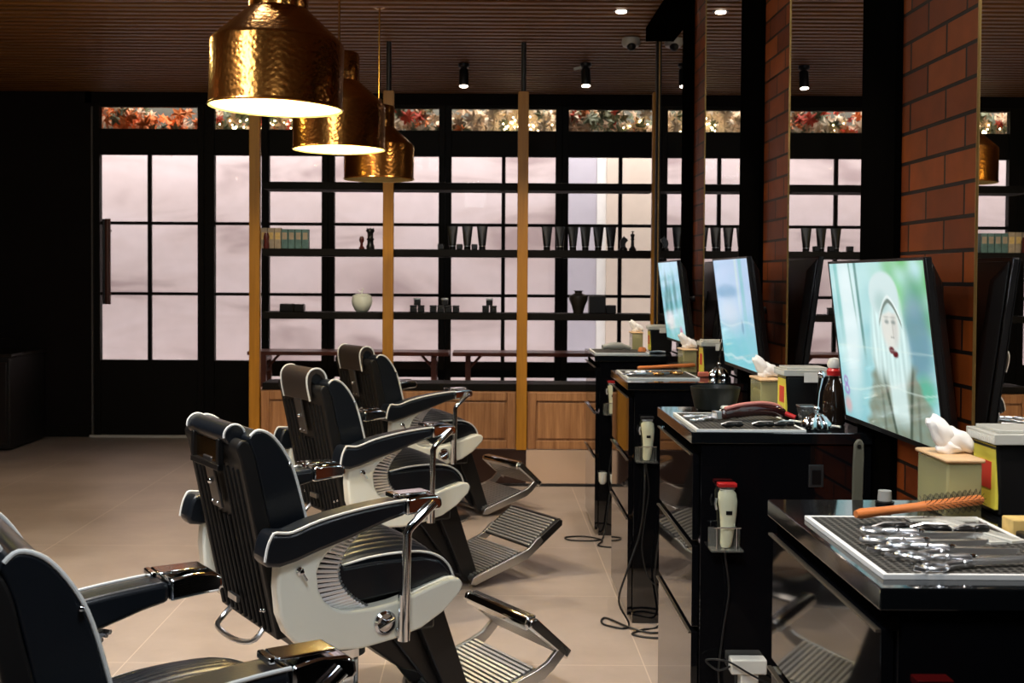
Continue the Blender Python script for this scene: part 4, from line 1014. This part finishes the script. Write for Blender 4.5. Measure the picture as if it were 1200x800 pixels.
def pic2(u, v):
    c = lerp3((.52, .68, .88), (.22, .66, .72), ss(.25, .95, v)+.12*nz(u, v))
    c = lerp3(c, (.22, .46, .66), ell(u, v, .32, .30, .30, .07, .4)*.7)
    c = lerp3(c, (.62, .72, .82), ell(u, v, .35, .52, .25, .14, .7)*.8)
    c = lerp3(c, (.16, .60, .60), (1-ss(.02, .07, abs(u-.78)))*ss(.8, .3, v)*.6)
    c = lerp3(c, (.75, .86, .80), (1-ss(.02, .05, abs(u-.66)))*ss(.7, .2, v)*.5)
    c = lerp3(c, (.12, .36, .52), ell(u, v, .67, .62, .03, .06, .4)*.7)
    c = lerp3(c, (.85, .92, .92), (1-ss(.006, .02, abs(v-(.92+.01*math.sin(20*u)))))*.5)
    c = lerp3(c, (.85, .92, .92), (1-ss(.004, .016, abs(v-(.60+.03*math.sin(6*u)))))*.35)
    return lerp3(c, (.75, .84, .90), .25)
def pic3(u, v):
    c = lerp3((.46, .72, .84), (.26, .62, .64), v+.5*nz(u, v))
    for cu, cv in ((.3, .35), (.45, .5), (.7, .4), (.2, .6)):
        c = lerp3(c, (.05, .26, .25), ell(u, v, cu, cv, .07, .2, .6)*.7)
    c = lerp3(c, (.68, .66, .70), ell(u, v, .3, .75, .2, .12, .5)*.8)
    c = lerp3(c, (.70, .14, .30), ell(u, v, .8, .9, .07, .08, .5)*.8)
    return lerp3(c, (.75, .82, .86), .18)
def make_tv(label, y0, y1, ztop, zbot, xt, xb, fn, nu=110, nv=90):
    W = y1-y0; H = math.hypot(ztop-zbot, xb-xt); tilt = math.atan2(xb-xt, ztop-zbot)
    # local frame: x = depth (away from screen), y = along wall, z = up the screen
    t = thing('television', label, 'television', (xb, (y0+y1)/2, zbot)); t.rotation_euler = (0, -tilt, 0); t['group'] = 'wall televisions between the mirrors'
    bm = bmesh.new(); h = W/2
    box(bm, (.002, -h, 0), (.018, h, H))
    bz = obj('bezel', bm, plastic_b, t, bevel=.003)
    bm = bmesh.new(); box(bm, (-.0005, -h, 0), (.0018, -h+.006, H)); box(bm, (-.0005, h-.006, 0), (.0018, h, H)); box(bm, (-.0005, -h+.006, 0), (.0018, h-.006, .012)); box(bm, (-.0005, -h+.006, H-.006), (.0018, h-.006, H)); obj('bezel_rim', bm, plastic_b, bz, sm=False)
    bm = bmesh.new(); vs = box(bm, (.0185, -h+.004, .004), (.045, h-.004, H-.006))
    for v in vs:
        if v.co.x > .03: v.co.y *= .93; v.co.z = H*.42+(v.co.z-H*.42)*.80
    obj('back_casing', bm, plastic_b, t, bevel=.006)
    cl_ = bmesh.new(); col = cl_.verts.layers.float_color.new('Col'); grid = []
    for j in range(nv+1):
        row = []
        for i in range(nu+1):
            u, v = i/nu, j/nv
            # u runs from the far edge (left in the photo) to the near edge
            vert = cl_.verts.new((.001, (h-.006)-u*(2*h-.012), (H-.006)-v*(H-.018))); c = fn(u, v); vert[col] = (*[max(0, x)**1.5 for x in c], 1); row.append(vert)
        grid.append(row)
    for j in range(nv):
        for i in range(nu): cl_.faces.new((grid[j][i], grid[j][i+1], grid[j+1][i+1], grid[j+1][i]))
    s = obj('screen', cl_, screen_m, t)
    bm = bmesh.new(); box(bm, (.046, -.05, H*.35), (.052, .05, H*.62))
    xw = XW-xb-.004+.0
    tube(bm, [(.05, 0, H*.5), (xw+.035, 0, H*.5)], .014, 10)
    obj('wall_bracket', bm, blackmetal, t)
    return t
make_tv('nearest and largest looking television, screen showing a person in a pale cap', 2.545, 3.26, 1.398, .970, .93, .985, pic1, 150, 120)
make_tv('middle television with a pale blue picture, above the second counter', 4.14, 4.77, 1.428, 1.01, .90, .955, pic2)
make_tv('farthest and smallest looking television with a teal picture', 5.66, 6.30, 1.437, 1.03, .90, .955, pic3)

# ------------------------------------------------------------------ dark furniture in the left corner
t = thing('reception_cabinet', 'dark low cabinet in the shadowy left corner', 'cabinet', (-4.05, 9.45, 0))
obj('carcass', boxes(((-.5, -.36, 0.02), (.42, .36, .72))), mat('near_black_wood', (.010, .008, .007), .5), t, bevel=.006)
for k in (-1, 1): obj('door', boxes(((-.04+k*.225-.215, -.38, .06), (-.04+k*.225+.215, -.361, .68))), mat('near_black_door', (.014, .009, .008), .45), t, bevel=.004)
obj('cabinet_top', boxes(((-.52, -.38, .721), (.44, .38, .745))), mat('near_black_top', (.02, .015, .012), .3), t, bevel=.004)
t = thing('dried_plant', 'dried brown leafy bunch in a grey bowl on the dark cabinet', 'plant', (-3.93, 9.3, .7455))
obj('pot', B(lathe, [(0, 0), (.06, 0), (.10, .05), (.105, .08), (.095, .08), (.055, .015), (0, .012)], n=28), mat('grey_pot', (.08, .07, .065), .5), t)
bm = bmesh.new()
for i in range(60):
    a = random.uniform(0, 6.28); r = random.uniform(.05, .22); z = .07+random.uniform(.02, .13)
    tip = Vector((r*math.cos(a), r*math.sin(a), z)); b = Vector((.02*math.cos(a), .02*math.sin(a), .05)); sd = Vector((-math.sin(a), math.cos(a), 0))*.014
    m_ = (tip+b)/2+Vector((0, 0, .03)); vs = [bm.verts.new(p) for p in (b, m_-sd, tip, m_+sd)]; bm.faces.new(vs)
obj('leaves', bm, mat('dried_leaf', (.12, .05, .025), .7), t, sm=False)

# ------------------------------------------------------------------ lights
def spot(loc, tgt, e, ang=70, blend=.6, col=(1, .86, .72), r=.035):
    L = bpy.data.lights.new('room_spot_light', 'SPOT'); L.energy = e; L.spot_size = math.radians(ang); L.spot_blend = blend; L.color = col; L.shadow_soft_size = r
    o = bpy.data.objects.new('room_spot_light', L); C.objects.link(o); o.location = loc
    o.rotation_euler = (Vector(tgt)-Vector(loc)).to_track_quat('-Z', 'Y').to_euler(); return o
def area(loc, tgt, e, sx, sy, col):
    L = bpy.data.lights.new('hidden_fill_panel', 'AREA'); L.shape = 'RECTANGLE'; L.size = sx; L.size_y = sy; L.energy = e; L.color = col
    o = bpy.data.objects.new('hidden_fill_panel', L); C.objects.link(o); o.location = loc
    o.rotation_euler = (Vector(tgt)-Vector(loc)).to_track_quat('-Z', 'Y').to_euler(); return o
area((-.5, 10.30, 3.3), (-.5, 10.5, 2.0), 120, 9, .3, (1, .95, .9))  # hidden area lamps added outside to brighten garland and street wall
area((-.5, 10.80, 3.3), (-.5, 11.6, .7), 150, 9, .3, (1, .95, .96))
area((-.5, 10.35, -.02), (-.5, 11.6, 1.2), 70, 9, .25, (1, .95, .96))
Zs = 2.80
spot((-1.5, 3.0, Zs), (-1.25, 3.3, 0), 260, 85, col=(1, .92, .84))
spot((-1.6, 4.9, Zs), (-1.1, 5.0, 0), 130, 80, col=(1, .86, .72))
spot((-2.6, 6.6, Zs), (-2.5, 6.7, 0), 70, 85, col=(1, .74, .48))
spot((.35, 1.5, Zs), (.75, 1.95, .95), 110, 50)
spot((.35, 3.1, Zs), (.8, 3.4, .95), 90, 50)
spot((.35, 4.7, Zs), (.8, 5.0, .95), 80, 50)
spot((.753, 6.8, 2.84), (.75, 6.6, .95), 50, 80)
spot((-.17, 8.42, 2.68), (-.3, 7.9, 0), 20, 80)
spot((.69, 8.37, 2.68), (.6, 7.9, 0), 20, 80)
spot((.1, 6.0, Zs), (.1, 7.6, .2), 110, 70, col=(1, .85, .68))
spot((-.9, 6.0, Zs), (-.8, 7.6, .3), 90, 70, col=(1, .85, .68))
spot((.15, 2.2, 1.9), (1.04, 2.70, 1.15), 7, 50, col=(1, .8, .6))  # bare lamp added in mid-air to light the brick pier
def panel(loc, tgt, e, sx, sy, col):  # panels above the view, added for cool fill and highlights
    o = area(loc, tgt, e, sx, sy, col); o.name = o.data.name = 'unseen_ceiling_fill'
panel((-1.5, 2.6, 2.83), (-1.3, 3.0, 0), 34, .35, 1.4, (.80, .90, 1))
panel((-.2, 1.0, 2.83), (-.3, 3.2, .5), 55, .35, 1.0, (.88, .94, 1))
def glow(loc, e, col, r=.03):
    L = bpy.data.lights.new('warm_ceiling_glow', 'POINT'); L.energy = e; L.color = col; L.shadow_soft_size = r
    o = bpy.data.objects.new('warm_ceiling_glow', L); C.objects.link(o); o.location = loc
glow((-2.1, 5.35, 2.70), 12, (1, .85, .30)); glow((-1.0, 5.3, 2.70), 4, (1, .70, .32)); glow((-3.2, 4.6, 2.6), 7, (1, .62, .28))  # last two only added to warm the ceiling, no fixture there
panel((-.8, 4.2, 2.83), (-.8, 4.3, 0), 18, .3, 1.2, (.9, .95, 1))
W = bpy.data.worlds.new('World'); bpy.context.scene.world = W; W.use_nodes = True
W.node_tree.nodes['Background'].inputs[0].default_value = (.05, .055, .07, 1); W.node_tree.nodes['Background'].inputs[1].default_value = .3

# ------------------------------------------------------------------ camera
cam = bpy.data.cameras.new('camera'); co = bpy.data.objects.new('camera', cam); C.objects.link(co)
cam.sensor_width = 36; cam.lens = 42.0; cam.sensor_fit = 'HORIZONTAL'; cam.clip_start = .05
cam.dof.use_dof = True; cam.dof.focus_distance = 3.0; cam.dof.aperture_fstop = 11
cam.shift_x = .025; cam.shift_y = -.032
co.matrix_world = Matrix.Translation((0, 0, 1.35)) @ Matrix.Rotation(math.radians(88.5), 4, 'X') @ Matrix.Rotation(math.radians(.34), 4, 'Z')
sc_ = bpy.context.scene; sc_.camera = co
sc_.view_settings.view_transform = 'Standard'; sc_.view_settings.look = 'None'; sc_.view_settings.gamma = 1; sc_.view_settings.use_curve_mapping = False
sc_.view_settings.exposure = 0.0
